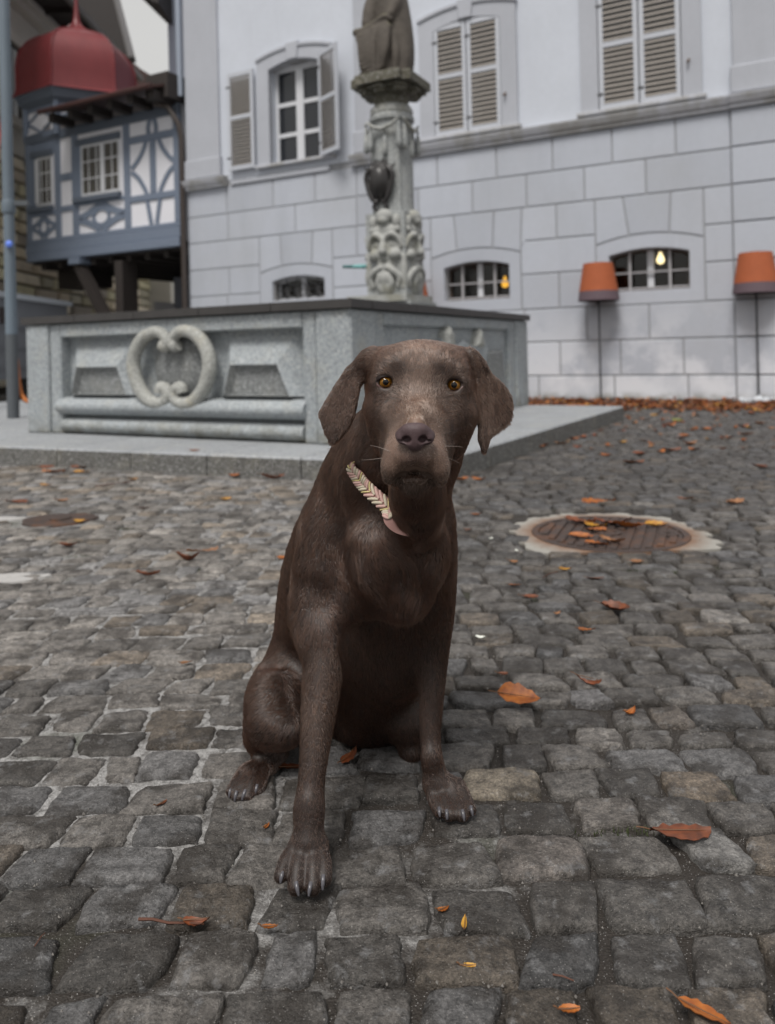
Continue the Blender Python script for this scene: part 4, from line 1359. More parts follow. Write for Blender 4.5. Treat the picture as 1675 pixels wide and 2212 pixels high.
# window on the upper floor and eaves
fr = MB().box(-.02, .09, 5.1, 5.32, 6.35, 8.05).box(-.02, .09, 6.32, 6.54, 6.35, 8.05).box(-.02, .11, 5.0, 6.64, 8.051, 8.30).box(-.02, .13, 5.0, 6.64, 6.16, 6.345)
fr = fr.build('window_frame', BEIGE, sb)
MB().box(-.028, .01, 5.32, 6.32, 6.35, 8.05).build('pane', GLASS, fr)
fr = MB().box(-.02, .09, 9.1, 9.32, 6.35, 8.05).box(-.02, .09, 10.32, 10.54, 6.35, 8.05).box(-.02, .11, 9.0, 10.64, 8.051, 8.30).box(-.02, .13, 9.0, 10.64, 6.16, 6.345)
fr = fr.build('window_frame', BEIGE, sb)
MB().box(-.028, .01, 9.32, 10.32, 6.35, 8.05).build('pane', GLASS, fr)
MB().box(-.029, .22, 0, 11.9, 8.95, 9.10).build('frieze', BEIGE, sb); MB().box(-.029, .34, 0, 11.9, 9.101, 9.25).build('frieze', BEIGE, sb)
ev = MB().add([(-.2, 0, 9.30), (1.05, 0, 9.30), (1.05, 12, 9.30), (-.2, 12, 9.30), (-3.5, 0, 12.6), (-3.5, 12, 12.6), (1.05, 0, 9.40), (1.05, 12, 9.40)],
              [(0, 3, 2, 1), (4, 6, 7, 5), (1, 2, 7, 6), (2, 3, 5, 7), (0, 1, 6, 4)])
ev.build('roof', DKT, sb)
MB().box(1.051, 1.16, 0, 12, 9.26, 9.42).build('gutter', Mat('gutter_grey', (.17, .155, .145), .6).done(), sb)
for i in range(12):
    MB().box(-.1, 1.0, .3 + i * .95, .42 + i * .95, 9.18, 9.298).build('rafter_end', DKT, sb)

# gabled rear roof whose verge hangs over the lane, and the lower roof beyond
rp = [(-2.2, 12.02, 9.6), (.80, 12.02, 10.05), (.25, 12.02, 12.4), (-2.2, 12.02, 15.5)]
vv = [(x, y + d, z_) for d in (0, .5) for x, y, z_ in rp]
MB().add(vv, [(0, 1, 2, 3), (7, 6, 5, 4), (0, 4, 5, 1), (1, 5, 6, 2), (2, 6, 7, 3), (3, 7, 4, 0)]).build('gable', DKT, sb)
MB().tube([(.82, 11.97, 10.0), (.27, 11.97, 12.42), (-.5, 11.97, 14.0)], .10, 4).build('verge_board', Mat('verge_grey', (.26, .25, .25), .7).done(), sb)
fh = empty('far_house', (-8.5, 27.5, 0))
tag(fh, 'small far house at the end of the lane with a brown tiled hipped roof', 'house')
MB().box(-4, .8, .3, 7.8, 0, 9.3).build('wall', BEIGE, fh)
MB().prism([(-4, 9.3), (1.1, 9.3), (.90, 10.02), (.51, 10.58), (.06, 10.87), (-.35, 11.25), (-4, 13)], -.2, 8).build('roof', TILE, fh)
nh = empty('neighbouring_house', (-5.18, 19, 0))
tag(nh, 'pale blue house edge with a dark overhanging eave, seen between the timbered and white houses', 'house')
MB().box(0, 3.2, 0, 6, 0, 15).build('wall', Mat('pale_blue_plaster', (.40, .43, .50), .85).done(), nh)
MB().prism([(.12, 8.85), (.12, 11.2), (-1.6, 11.2), (-1.15, 10.1), (-.58, 9.48), (-.02, 8.9)], -1.2, -.003).build('eave', DKT, nh)

# ------------------------------------------------------------------ street furniture on the left
pole = empty('pole', (-4.107, 8.507, 0))
tag(pole, 'tall blue grey steel pole left of the fountain with a small blue lamp on it', 'pole')
m = Mat('pole_paint', (.135, .170, .205), .5); m.val(m.noise(5, 5, .6, sc=(1, 1, .3)), .8, 1.2); POLE = m.done()
m = Mat('pole_base_paint', (.085, .095, .105), .6); POLE_B = m.done()
MB().lathe([(.062, 0), (.062, 1.05)], seg=16).lathe([(.075, 0), (.075, .02), (.062, .05)], seg=16).build('lower_tube', POLE_B, pole, smooth=40)
MB().lathe([(.062, 1.052), (.055, 2.45), (.058, 2.451), (.058, 12)], seg=16).build('upper_tube', POLE, pole, smooth=40)
MB().box(.0, .22, -.02, .02, 2.46, 2.51).build('arm', POLE_B, pole)
MB().lathe([(.068, 2.38), (.072, 2.40), (.072, 2.50), (.066, 2.52)], seg=16).build('clamp', POLE, pole, smooth=40)
bl = bpy.data.materials.new('blue_lamp'); bl.use_nodes = True
bl.node_tree.nodes['Principled BSDF'].inputs['Base Color'].default_value = (.12, .22, .75, 1)
bl.node_tree.nodes['Principled BSDF'].inputs['Emission Color'].default_value = (.25, .38, 1, 1)
bl.node_tree.nodes['Principled BSDF'].inputs['Emission Strength'].default_value = .03
MB().lathe([(.0, -.02), (.034, -.015), (.038, 0), (.03, .012), (0, .018)], seg=16).build('lamp', bl, pole, smooth=50, loc=(.03, -.075, 2.03)).rotation_euler = (math.pi / 2, 0, 0)

cab = empty('market_trailer', (-6.2, 11, 0))
tag(cab, 'closed grey market trailer with pale flat roof parked left behind the fountain', 'trailer')
TRA = Mat('trailer_grey', (.175, .185, .205), .5); TRA.val(TRA.noise(3, 4), .9, 1.1); TRA = TRA.done()
MB().cprism([(-2.0, .45), (0, .45), (0, 1.78), (-2.0, 1.78)], 0, 4.1, .02).build('body', TRA, cab)
MB().box(-2.08, .08, -.08, 4.18, 1.782, 1.87).build('roof', Mat('trailer_roof', (.42, .45, .49), .5).done(), cab)
MB().box(.001, .02, 1.45, 1.68, 1.36, 1.62).build('vent', Mat('vent_dark', (.04, .03, .03), .7).done(), cab)
for yy in (1.2, 2.6):
    w_ = MB().lathe([(.10, -.1), (.28, -.09), (.30, -.04), (.30, .04), (.28, .09), (.10, .1)], seg=20).build('wheel', Mat('tyre_black', (.02, .02, .02), .8).done(), cab, smooth=40, loc=(-.13, yy, .305))
    w_.rotation_euler = (0, math.pi / 2, 0)
for z_ in (.62, .95, 1.30):
    MB().box(.002, .03, .05, 4.0, z_, z_ + .03).build('side_rail', TRA, cab)
rack = empty('barrier_stack', (-5.35, 9.9, 0), math.radians(4))
tag(rack, 'stack of pale blue grey metal rails standing behind the pole', 'barrier')
RAIL = Mat('galvanised', (.33, .38, .42), .4, .5, .3).done()
for x in (-1.2, .0):
    MB().box(x - .03, x + .03, -.03, .03, 0, 1.5).build('post', Mat('rack_post', (.05, .055, .06), .6).done(), rack)
for z_ in (.32, .62, .98, 1.22, 1.44):
    MB().box(-1.25, .05, -.085, -.031, z_, z_ + .075).build('rail', RAIL, rack)
cable = MB().tube([(-4.1121, 8.62, 0.7842), (-4.1048, 8.62, 0.6557), (-4.0835, 8.6, 0.5021), (-4.0512, 8.58, 0.3898), (-4.0024, 8.56, 0.3286), (-3.9621, 8.56, 0.3072), (-3.9334, 8.7, 0.3077)], .024, 8).build('orange_cable', Mat('orange_plastic', (.55, .17, .035), .5).done(), smooth=60)
tag(cable, 'orange cable looping down beside the grey pole to the fountain corner', 'cable')
flag = empty('banner', (-3.7253, 7.6, 2.7007))
tag(flag, 'red cloth banner at the left edge behind the pole', 'banner')
fl = MB()
nn = 8
vs, fs = [], []
for i in range(nn + 1):
    for j in range(4):
        vs.append((-.30 + .095 * j, .03 * math.sin(i * .9 + j * 1.4), .62 * i / nn))
for i in range(nn):
    for j in range(3):
        fs.append((i * 4 + j, i * 4 + j + 1, i * 4 + j + 5, i * 4 + j + 4))
fl.add(vs, fs).build('cloth', Mat('red_cloth', (.26, .035, .022), .8).done(), flag)
MB().tube([(-.32, 0, -2.6), (-.32, 0, .9)], .02, 8).build('staff', POLE_B, flag)
sign = empty('white_kiosk', (-5.3456, 19.0, 1.5506))
tag(sign, 'small white kiosk with dark arched opening beneath the timbered bay', 'kiosk')
sign.location.z = 0
KW = Mat('kiosk_white', (.62, .62, .65), .7).done()
mb = MB()
kp = [(-.27, 0), (-.08, 0), (-.08, 1.72), (.0, 1.84), (.10, 1.72), (.10, 0), (.27, 0), (.27, 1.86), (.18, 2.05), (-.27, 2.10)]
mb.prism(kp, -.2, .5).build('shell', KW, sign)
MB().box(-.079, .099, -.05, .4, 0, 1.70).build('opening', DARK, sign)

# ------------------------------------------------------------------ floor lamps by the house
SHADE = Mat('shade_orange', (.36, .092, .032), .8); SHADE.val(SHADE.noise(9, 4), .82, 1.12); SHADE.bump(SHADE.noise(300, 2), .4, .002); SHADE = SHADE.done()
BAND = Mat('shade_mauve', (.115, .080, .095), .8).done()
STEELB = Mat('lamp_steel', (.055, .055, .060), .45, .5, .4).done()
def floor_lamp(x, y, label):
    t = empty('floor_lamp', (x, y, 0))
    tag(t, label, 'lamp', 'outdoor floor lamps along the house')
    MB().lathe([(.283, 1.405), (.266, 1.535), (.262, 1.5351), (.278, 1.405)], seg=36).build('shade_band', BAND, t, smooth=40)
    MB().lathe([(.2665, 1.5355), (.200, 1.925), (.194, 1.925), (.262, 1.5355)], seg=36).build('shade', SHADE, t, smooth=40)
    MB().lathe([(.014, .02), (.014, 1.62), (.010, 1.63)], seg=10).build('stem', STEELB, t, smooth=50)
    MB().lathe([(.004, 1.63), (.030, 1.65), (.035, 1.70), (.020, 1.76), (.003, 1.775)], seg=12).build('bulb', Mat('bulb_white', (.6, .58, .52), .4).done(), t, smooth=60)
    MB().lathe([(.165, 0), (.165, .012), (.14, .020), (.02, .026), (.015, .05)], seg=28).build('foot', STEELB, t, smooth=35)
    for k in range(3):
        MB().tube([(0, 0, 1.60), (.2 * math.cos(k * 2.09), .2 * math.sin(k * 2.09), 1.912)], .004, 4).build('spoke', STEELB, t)
floor_lamp(2.966, 10.86, 'orange floor lamp with mauve hem right beside the barred window, whole lamp visible')
floor_lamp(4.766, 10.02, 'orange floor lamp at the right edge with pale rubble round its foot')
floor_lamp(.40, 12.1, 'orange floor lamp mostly hidden behind the carved fountain column')
# pale crumpled film and stones at the foot of the right lamp
m = Mat('clear_film', (.62, .65, .69), .2); m.val(m.noise(20, 3), .5, 1.2)
fm_ = m.done()
mb = MB()
rr = random.Random(3)
for i in range(16):
    cx, cy, r = 4.70 + rr.uniform(-.26, .34), 9.86 + rr.uniform(-.08, .12), rr.uniform(.035, .07)
    ico = bmesh.new(); bmesh.ops.create_icosphere(ico, subdivisions=1, radius=r)
    vs = [(v.co.x * rr.uniform(.8, 1.3) + cx, v.co.y * rr.uniform(.8, 1.2) + cy, v.co.z * rr.uniform(.6, 1.0) + r * .55) for v in ico.verts]
    mb.add(vs, [[v.index for v in f.verts] for f in ico.faces]); ico.free()
o = mb.build('rubble', fm_)
tag(o, 'pale shiny rubble heaped round the foot of the right lamp', 'rubble', kind='stuff')

# ------------------------------------------------------------------ manholes
man = empty('manhole', (MAN_R[0], MAN_R[1], 0))
tag(man, 'large round rusty brown manhole cover with ribs and fallen leaves in a pale concrete collar', 'manhole')
m = Mat('collar_concrete', (.33, .315, .285), .85)
m.val(m.noise(6, 5, .65), .60, 1.2); m.val(m.noise(90, 3, .6), .85, 1.1)
rad = m.N.new('ShaderNodeVectorMath'); rad.operation = 'LENGTH'; m.L.new(m.obj, rad.inputs[0])
m.mix(m.math('MULTIPLY', m.ramp(m.math('ADD', rad.outputs['Value'], m.ramp(m.noise(14, 4, .6), 0, 1, -.05, .05)), .40, .315), .85), (.16, .072, .030))
m.bump(m.noise(60, 4), .4, .004)
n = 120
rr = random.Random(9)
vs, fs = [], []
out = []
for i in range(n):
    w = 2 * math.pi * i / n
    c_, s_ = math.cos(w), math.sin(w)
    sq = .395 / max(abs(c_), 1e-6); sq2 = (.40 if s_ > 0 else .285) / max(abs(s_), 1e-6)
    r = min(sq, sq2, .425 if s_ > 0 else .44)
    st = [.0, .022, .006, .028, -.008, .014, .03][int(i / 3) % 7]
    if s_ > -.55: r -= st * (.7 + .6 * rr.random())
    out.append((r * c_, r * s_))
for i in range(n):
    w = 2 * math.pi * i / n
    vs += [(out[i][0], out[i][1], -.022), (out[i][0], out[i][1], -.003), (.318 * math.cos(w), .318 * math.sin(w), .0), (.318 * math.cos(w), .318 * math.sin(w), -.03)]
for i in range(n):
    j = (i + 1) % n
    for k in range(3): fs.append((4 * i + k, 4 * j + k, 4 * j + k + 1, 4 * i + k + 1))
MB().add(vs, fs).build('concrete_collar', m.done(), man)
m = Mat('rusty_cast_iron', (.062, .044, .038), .6, .5, .2)
m.val(m.noise(12, 5, .65), .65, 1.35); m.mix(m.math('MULTIPLY', m.ramp(m.noise(7, 5, .65), .5, .68), .7), (.17, .070, .028)); m.bump(m.noise(160, 3), .5, .002)
RUST = m.done()
MB().lathe([(.316, -.03), (.316, .002), (.290, .002), (.288, -.008)], seg=64).build('rim', RUST, man, smooth=30)
MB().lathe([(.286, -.03), (.286, -.002), (.0, -.002)], seg=64).build('plate', RUST, man, smooth=30)
ca2, sa2 = math.cos(math.radians(68)), math.sin(math.radians(68))
for i in range(-6, 7):
    d = i * .042
    hl = math.sqrt(max(.272 ** 2 - d * d, 0))
    if hl < .05: continue
    cut = [(-hl, hl)] if abs(i) > 1 else [(-hl, -.06), (.06, hl)]
    for a, b in cut:
        p = [(a, d - .013), (b, d - .013), (b, d + .013), (a, d + .013)]
        q = [(x * ca2 - y * sa2, x * sa2 + y * ca2) for x, y in p]
        vs = [(x, y, -.0018) for x, y in q] + [(x * .995, y * .995, .005) for x, y in q]
        MB().add(vs, [(4, 5, 6, 7), (0, 1, 5, 4), (1, 2, 6, 5), (2, 3, 7, 6), (3, 0, 4, 7)]).build('rib', RUST, man)
MB().lathe([(.05, -.0018), (.05, .004), (.03, .004), (.028, -.0015)], seg=24).build('lifting_ring', RUST, man, smooth=30)
MB().lathe([(.038, -.0018), (.038, .0065), (.026, .0065), (.025, -.001)], (.225, -.06), seg=20).build('badge', RUST, man, smooth=30)
man2 = empty('manhole', (MAN_L[0], MAN_L[1], 0))
tag(man2, 'small worn brown valve cover among the cobbles at left in front of the fountain', 'manhole')
vs = []
for i in range(28):
    w = 2 * math.pi * i / 28
    r = 1 + .06 * math.sin(3 * w) + .04 * math.sin(7 * w)
    vs.append((.175 * r * math.cos(w), .145 * r * math.sin(w)))
mb = MB()
mb.add([(x, y, -.02) for x, y in vs] + [(x, y, .001) for x, y in vs] + [(x * .93, y * .93, .004) for x, y in vs],
       [(i, (i + 1) % 28, 28 + (i + 1) % 28, 28 + i) for i in range(28)] + [(28 + i, 28 + (i + 1) % 28, 56 + (i + 1) % 28, 56 + i) for i in range(28)] + [tuple(range(56, 84))])
mb.build('plate', RUST, man2)
MB().lathe([(.05, .003), (.05, .011), (.0, .012)], (.01, 0), seg=16).build('boss', RUST, man2, smooth=40)
CP_ = Mat('pale_patch', (.40, .39, .38), .85); CP_.val(CP_.noise(40, 4), .75, 1.15); CP_ = CP_.done()
for k, (c_, r1, r2, lab) in enumerate((((-1.353, 2.77), .12, .060, 'pale mortar patch between cobbles at the left edge, the larger nearer one'), ((-1.898, 3.793), .11, .05, 'small pale mortar patch at the left edge beside the valve cover'))):
    vs = []
    for i in range(20):
        w = 2 * math.pi * i / 20
        r = 1 + .12 * math.sin(3 * w + k) + .08 * math.sin(5 * w)
        vs.append((r1 * r * math.cos(w), r2 * r * math.sin(w)))
    mb = MB()
    mb.add([(x, y, -.015) for x, y in vs] + [(x * .96, y * .96, .0045) for x, y in vs], [(i, (i + 1) % 20, 20 + (i + 1) % 20, 20 + i) for i in range(20)] + [tuple(range(20, 40))])
    o = mb.build('mortar_patch', CP_, loc=(c_[0], c_[1], 0))
    tag(o, lab, 'patch')

# ------------------------------------------------------------------ the dog
DOG_BASE = (-.03, 1.45, 0)
def build_dog():
    root = empty('dog', DOG_BASE)
    tag(root, 'chocolate brown labrador dog sitting on the cobbles, facing forward, with a braided collar', 'dog')
    F = Field((-.345, .975, -.006), (.275, 1.99, .835), .0035)
    c, e, ch = F.cap, F.ell, F.chain
    # --- trunk
    ch = F.chain
    ch([(0.0042, 1.41, 0.5674), (-0.0716, 1.52, 0.3897), (-0.1031, 1.62, 0.2103), (-0.1289, 1.74, 0.0131)],
       [0.094, 0.1285, 0.1446, 0.1326], .03)
    c((0.0091, 1.38, 0.4321), (-0.0149, 1.46, 0.2212), 0.092, 0.0852, .03)      # rib cage
    c((0.0263, 1.28, 0.5027), (0.0206, 1.285, 0.3869), 0.0503, 0.0474, .05)       # breast
    e((0.0123, 1.27, 0.369), (0.0257, .03, 0.0242), .04)
    ch([(-0.0147, 1.46, 0.2299), (-0.0525, 1.6, 0.0446), (-0.0834, 1.72, -0.0662)], [0.0852, 0.0895, 0.0901], .03)
    # --- shoulders and forelegs
    ch([(-0.0964, 1.37, 0.4616), (-0.1324, 1.34, 0.3418), (-0.1163, 1.285, 0.2906), (-0.1209, 1.25, 0.2297), (-0.1301, 1.2, 0.1413),
        (-0.1342, 1.18, 0.0923), (-0.135, 1.158, 0.0535)],
       [0.062, 0.0495, 0.0359, 0.0312, 0.0221, 0.0218, 0.0234], .03, sub=6)
    e((-0.1406, 1.285, 0.3027), (0.0152, .02, 0.0244), .03)
    c((-0.0376, 1.3, 0.3992), (-0.0974, 1.3, 0.327), 0.0511, 0.031, .04)
    c((-0.1463, 1.158, 0.042), (-0.1229, 1.158, 0.0415), 0.0193, 0.0193, .015)
    for a, m, b, ra, rb in (((-0.1563, 1.15, 0.0453), (-0.166, 1.134, 0.0376), (-0.1713, 1.117, 0.029), 0.0102, 0.0093),
                            ((-0.1438, 1.148, 0.0443), (-0.1472, 1.128, 0.0344), (-0.1485, 1.108, 0.02), 0.0122, 0.0115),
                            ((-0.1274, 1.148, 0.0439), (-0.125, 1.128, 0.0339), (-0.1241, 1.108, 0.0188), 0.0122, 0.0115),
                            ((-0.1166, 1.15, 0.0444), (-0.11, 1.134, 0.0349), (-0.1075, 1.116, 0.0242), 0.0102, 0.0096)):
        ch([a, m, b], [ra + .0016, ra * 1.04 + .0016, rb + .0016], .004)
    for p, q in (((-0.1546, 1.116, 0.0572), (-0.158, 1.098, 0.0395)), ((-0.1336, 1.113, 0.0586), (-0.1335, 1.086, 0.0277)), ((-0.1167, 1.116, 0.0563), (-0.1133, 1.094, 0.0347))):
        c(p, q, .0052, .0060, .006, 'sub')
    ch([(0.0633, 1.36, 0.4764), (0.0691, 1.375, 0.3419), (0.0708, 1.385, 0.248), (0.063, 1.37, 0.1641), (0.0586, 1.35, 0.0928), (0.0662, 1.337, 0.0395)],
       [0.0453, 0.0409, 0.028, 0.022, 0.0185, 0.0215], .035, sub=6)
    c((0.0628, 1.335, 0.0335), (0.0917, 1.33, 0.0325), 0.0183, 0.0174, .015)
    for a, m, b, ra, rb in (((0.0561, 1.33, 0.0317), (0.0611, 1.312, 0.0206), (0.0682, 1.292, 0.0128), 0.0102, 0.0096),
                            ((0.0743, 1.33, 0.0313), (0.0787, 1.308, 0.0202), (0.0852, 1.284, 0.0118), 0.0122, 0.0115),
                            ((0.0916, 1.328, 0.0336), (0.0981, 1.307, 0.0203), (0.1049, 1.282, 0.0117), 0.0122, 0.0114),
                            ((0.1037, 1.33, 0.0354), (0.1127, 1.312, 0.0233), (0.1196, 1.291, 0.0145), 0.0102, 0.0096)):
        ch([a, m, b], [ra + .0016, ra * 1.04 + .0016, rb + .0016], .004)
    for p, q in (((0.0662, 1.288, 0.0382), (0.0759, 1.27, 0.0196)), ((0.0853, 1.286, 0.0435), (0.0934, 1.262, 0.0194)), ((0.1024, 1.288, 0.045), (0.1108, 1.27, 0.0218))):
        c(p, q, .0052, .0060, .006, 'sub')
    # --- muscle relief of chest, shoulder and upper arm
    e((-0.0355, 1.262, 0.4516), (0.0435, .034, 0.054), .04)
    e((0.0568, 1.275, 0.4499), (0.0333, .032, 0.0514), .04)
    ch([(0.0136, 1.182, 0.4889), (0.0125, 1.2, 0.4309), (0.01, 1.225, 0.369)], [.004, .0075, .006], .035, 'sub')
    ch([(-0.083, 1.365, 0.5356), (-0.1105, 1.345, 0.4758), (-0.1245, 1.325, 0.4176)], [0.0272, 0.0344, 0.0277], .05)
    e((-0.1395, 1.315, 0.3424), (0.0265, .030, 0.0421), .03)
    ch([(-0.0779, 1.245, 0.4608), (-0.0844, 1.243, 0.4022), (-0.0643, 1.258, 0.3372)], [.004, .008, .010], .045, 'sub')
    e((-0.0619, 1.3, 0.2875), (0.031, .04, 0.031), .03, 'sub')
    ch([(-0.1652, 1.4, 0.4562), (-0.1751, 1.41, 0.3701), (-0.1766, 1.42, 0.2826)], [.005, .009, .008], .03, 'sub')
    e((-0.1351, 1.168, 0.0938), (0.0151, .010, 0.0192), .025)
    e((0.058, 1.33, 0.0792), (0.0126, .008, 0.0157), .02)
    # --- hind legs
    ch([(-0.171, 1.66, 0.1088), (-0.2272, 1.5, 0.1216), (-0.2322, 1.44, 0.0968)], [0.0929, 0.0607, 0.0463], .04)
    e((-0.1993, 1.43, 0.0923), (0.0323, .035, 0.0357), .03)
    e((-0.2611, 1.46, 0.0662), (0.0226, .03, 0.0295), .03)
    c((-0.2464, 1.47, 0.0565), (-0.2397, 1.56, -0.0487), 0.035, 0.0279, .02)
    ch([(-0.2205, 1.53, -0.0331), (-0.2461, 1.445, 0.0104), (-0.2669, 1.412, 0.0151)], [0.0228, 0.0224, 0.0227], .02)
    for a, m, b, ra, rb in (((-0.2777, 1.412, 0.0221), (-0.2862, 1.39, 0.016), (-0.2933, 1.371, 0.0096), 0.01, 0.0094),
                            ((-0.2656, 1.41, 0.0212), (-0.2735, 1.384, 0.0133), (-0.2808, 1.361, 0.006), 0.0116, 0.0109),
                            ((-0.2518, 1.408, 0.022), (-0.2583, 1.382, 0.0149), (-0.263, 1.361, 0.0064), 0.0116, 0.0109),
                            ((-0.2423, 1.412, 0.023), (-0.2443, 1.392, 0.0156), (-0.2473, 1.374, 0.0084), 0.0099, 0.0098)):
        ch([a, m, b], [ra + .0016, ra * 1.04 + .0016, rb + .0016], .004)
    for p, q in (((-0.2743, 1.368, 0.0296), (-0.2841, 1.35, 0.0156)), ((-0.2601, 1.362, 0.0309), (-0.2682, 1.342, 0.0134)), ((-0.2458, 1.364, 0.0327), (-0.2516, 1.348, 0.016))):
        c(p, q, .0050, .0054, .006, 'sub')
    ch([(-0.2392, 1.5, 0.1826), (-0.2064, 1.49, 0.1921), (-0.1735, 1.47, 0.1774)], [.005, .007, .006], .03, 'sub')
    c((-0.0038, 1.62, 0.0825), (0.026, 1.5, 0.062), 0.082, 0.0393, .04)          # far thigh
    c((0.026, 1.5, 0.062), (0.0309, 1.49, 0.0179), 0.0375, 0.0222, .03)
    c((0.0204, 1.52, -0.0062), (0.0286, 1.475, 0.0142), 0.019, 0.0158, .02)
    ch([(-0.1334, 1.84, -0.1407), (-0.2189, 1.86, -0.193), (-0.2826, 1.84, -0.1919)], [0.0307, 0.0244, 0.0131], .03)   # tail lying behind
    # --- neck and throat
    ch([(0.0403, 1.3, 0.6838), (0.0334, 1.32, 0.6275), (0.0082, 1.35, 0.5836), (-0.0106, 1.38, 0.5394), (-0.0214, 1.42, 0.482), (-0.0358, 1.47, 0.4105)], [0.082, 0.0943, 0.1077, 0.115, 0.1251, 0.1313], .03)
    ch([(0.0407, 1.19, 0.582), (0.0416, 1.2, 0.5446), (0.0424, 1.225, 0.5032)], [0.0425, 0.0429, 0.0321], .03)
    # --- head
    e((0.0517, 1.235, 0.728), (0.0882, .085, 0.0618), .02)
    e((0.0522, 1.225, 0.7678), (0.0773, .062, 0.0219), .02)
    e((0.0085, 1.178, 0.7524), (0.0279, .022, 0.0195), .03)                     # brows
    e((0.0897, 1.178, 0.747), (0.0279, .022, 0.0195), .03)
    c((-0.0014, 1.195, 0.6889), (0.006, 1.19, 0.6431), 0.0356, 0.0297, .03)          # cheeks
    c((0.1023, 1.195, 0.6829), (0.0881, 1.19, 0.6397), 0.0356, 0.0297, .03)
    ch([(0.0495, 1.198, 0.7325), (0.046, 1.16, 0.7078), (0.036, 1.08, 0.6692)], [0.0357, 0.0325, 0.027], .05)   # bridge
    c((0.0434, 1.17, 0.6689), (0.0364, 1.088, 0.6463), 0.0585, 0.0389, .045)          # muzzle
    c((0.0155, 1.076, 0.6508), (0.0065, 1.078, 0.62), 0.0244, 0.0193, .018)      # flews
    c((0.0559, 1.076, 0.6486), (0.0636, 1.078, 0.6161), 0.0244, 0.0193, .018)
    c((0.0072, 1.08, 0.6197), (-0.0016, 1.09, 0.6022), 0.0174, 0.0117, .012)
    c((0.0624, 1.08, 0.6158), (0.0691, 1.09, 0.5973), 0.0174, 0.0117, .012)
    c((0.0133, 1.13, 0.6296), (0.006, 1.13, 0.6042), 0.028, 0.0202, .02)
    c((0.0631, 1.13, 0.6284), (0.0678, 1.13, 0.6014), 0.028, 0.0202, .02)
    e((0.0337, 1.056, 0.6358), (0.0213, .014, 0.0138), .015)                  # upper lip under the nose
    c((0.0236, 1.088, 0.5987), (0.0443, 1.088, 0.5982), 0.0071, 0.0071, .006)           # chin
    c((0.0356, 1.125, 0.5862), (0.0389, 1.17, 0.568), 0.0227, 0.0348, .02)
    e((0.0133, 1.134, 0.7439), (.014, .008, .012), .025, 'sub')
    e((0.0767, 1.134, 0.739), (.014, .008, .012), .025, 'sub')
    ch([(0.0179, 1.118, 0.721), (0.0142, 1.092, 0.6932), (0.0057, 1.066, 0.67)], [.001, .0025, .003], .05, 'sub')
    ch([(0.0711, 1.118, 0.7164), (0.0674, 1.092, 0.6887), (0.0678, 1.066, 0.6654)], [.001, .0025, .003], .05, 'sub')
    e((0.1284, 1.23, 0.7557), (0.0174, .020, 0.0145), .03)
    e((-0.0231, 1.23, 0.7622), (0.0174, .020, 0.0145), .03)
    # mouth and lip grooves
    c((0.0179, 1.045, 0.6147), (0.033, 1.045, 0.6205), .0055, .0055, .006, 'sub')
    c((0.033, 1.045, 0.6205), (0.0477, 1.045, 0.6127), .0055, .0055, .006, 'sub')
    c((0.0185, 1.08, 0.6078), (0.034, 1.08, 0.6139), .0055, .0055, .006, 'sub')
    c((0.034, 1.08, 0.6139), (0.0493, 1.08, 0.6058), .0055, .0055, .006, 'sub')
    c((0.018, 1.05, 0.6139), (0.008, 1.085, 0.5969), .006, .005, .006, 'sub')
    c((0.048, 1.05, 0.6119), (0.0596, 1.085, 0.5931), .006, .005, .006, 'sub')
    c((0.033, 1.03, 0.6455), (0.032, 1.032, 0.6268), .003, .003, .005, 'sub')
    for zd in (1.038, 1.055, 1.072):
        q = (0.0331, 1.05, 0.6173)
        ch([(q[0] + sx * w, zd + .012 * (w / .022) ** 2, q[2] - .0125 * (w / .022) ** 2) for sx, w in ((-1, .022), (-1, .012), (1, 0), (1, .012), (1, .022))], [.0030, .0044, .0048, .0044, .0030], .004, 'sub')
    # brow furrow and hollows beside the bridge
    c((0.0471, 1.135, 0.7701), (0.0454, 1.12, 0.7269), .006, .005, .03, 'sub')
    e((-0.0009, 1.128, 0.7142), (.010, .008, .010), .03, 'sub')
    e((0.091, 1.128, 0.7073), (.010, .008, .010), .03, 'sub')
    # eyelids: a soft mound over each ball, opened in front
    for p in ((-0.0039, 1.176, 0.7318), (0.0996, 1.176, 0.7251)):
        e(p, (.0225, .0205, .0185), .012)
    for p in ((-0.0039, 1.152, 0.7328), (0.0975, 1.152, 0.7263)):
        e(p, (.0094, .016, .0078), .003, 'sub')
    # --- ears
    def left_y(x, z):
        u = (x - (-.06)) / -.10
        return 1.222 - .020 * np.clip(u, 0, 1) + .018 * np.clip(u - .55, 0, 2) ** 1.5 - .012 * np.clip((.74 - z) / .12, 0, 1)
    F.flap([(-0.0224, 0.7842), (-0.0378, 0.7787), (-0.0489, 0.7703), (-0.0682, 0.7525), (-0.0878, 0.7232), (-0.109, 0.6888), (-0.1098, 0.6816), (-0.1024, 0.6567), (-0.0934, 0.6383), (-0.087, 0.6338),
            (-0.0752, 0.643), (-0.0617, 0.6594), (-0.0518, 0.6788), (-0.0468, 0.7048), (-0.0435, 0.7243), (-0.0349, 0.7496), (-0.0184, 0.771)], left_y, .0058, .014, .004)
    def right_y(x, z):
        u = np.clip((x - .138) / .05, -1.2, 1.3)
        fold = .030 * np.abs(u) * np.clip((.79 - z) / .05, .1, 1)
        return 1.205 + fold - .010 * np.clip((.74 - z) / .12, 0, 1)
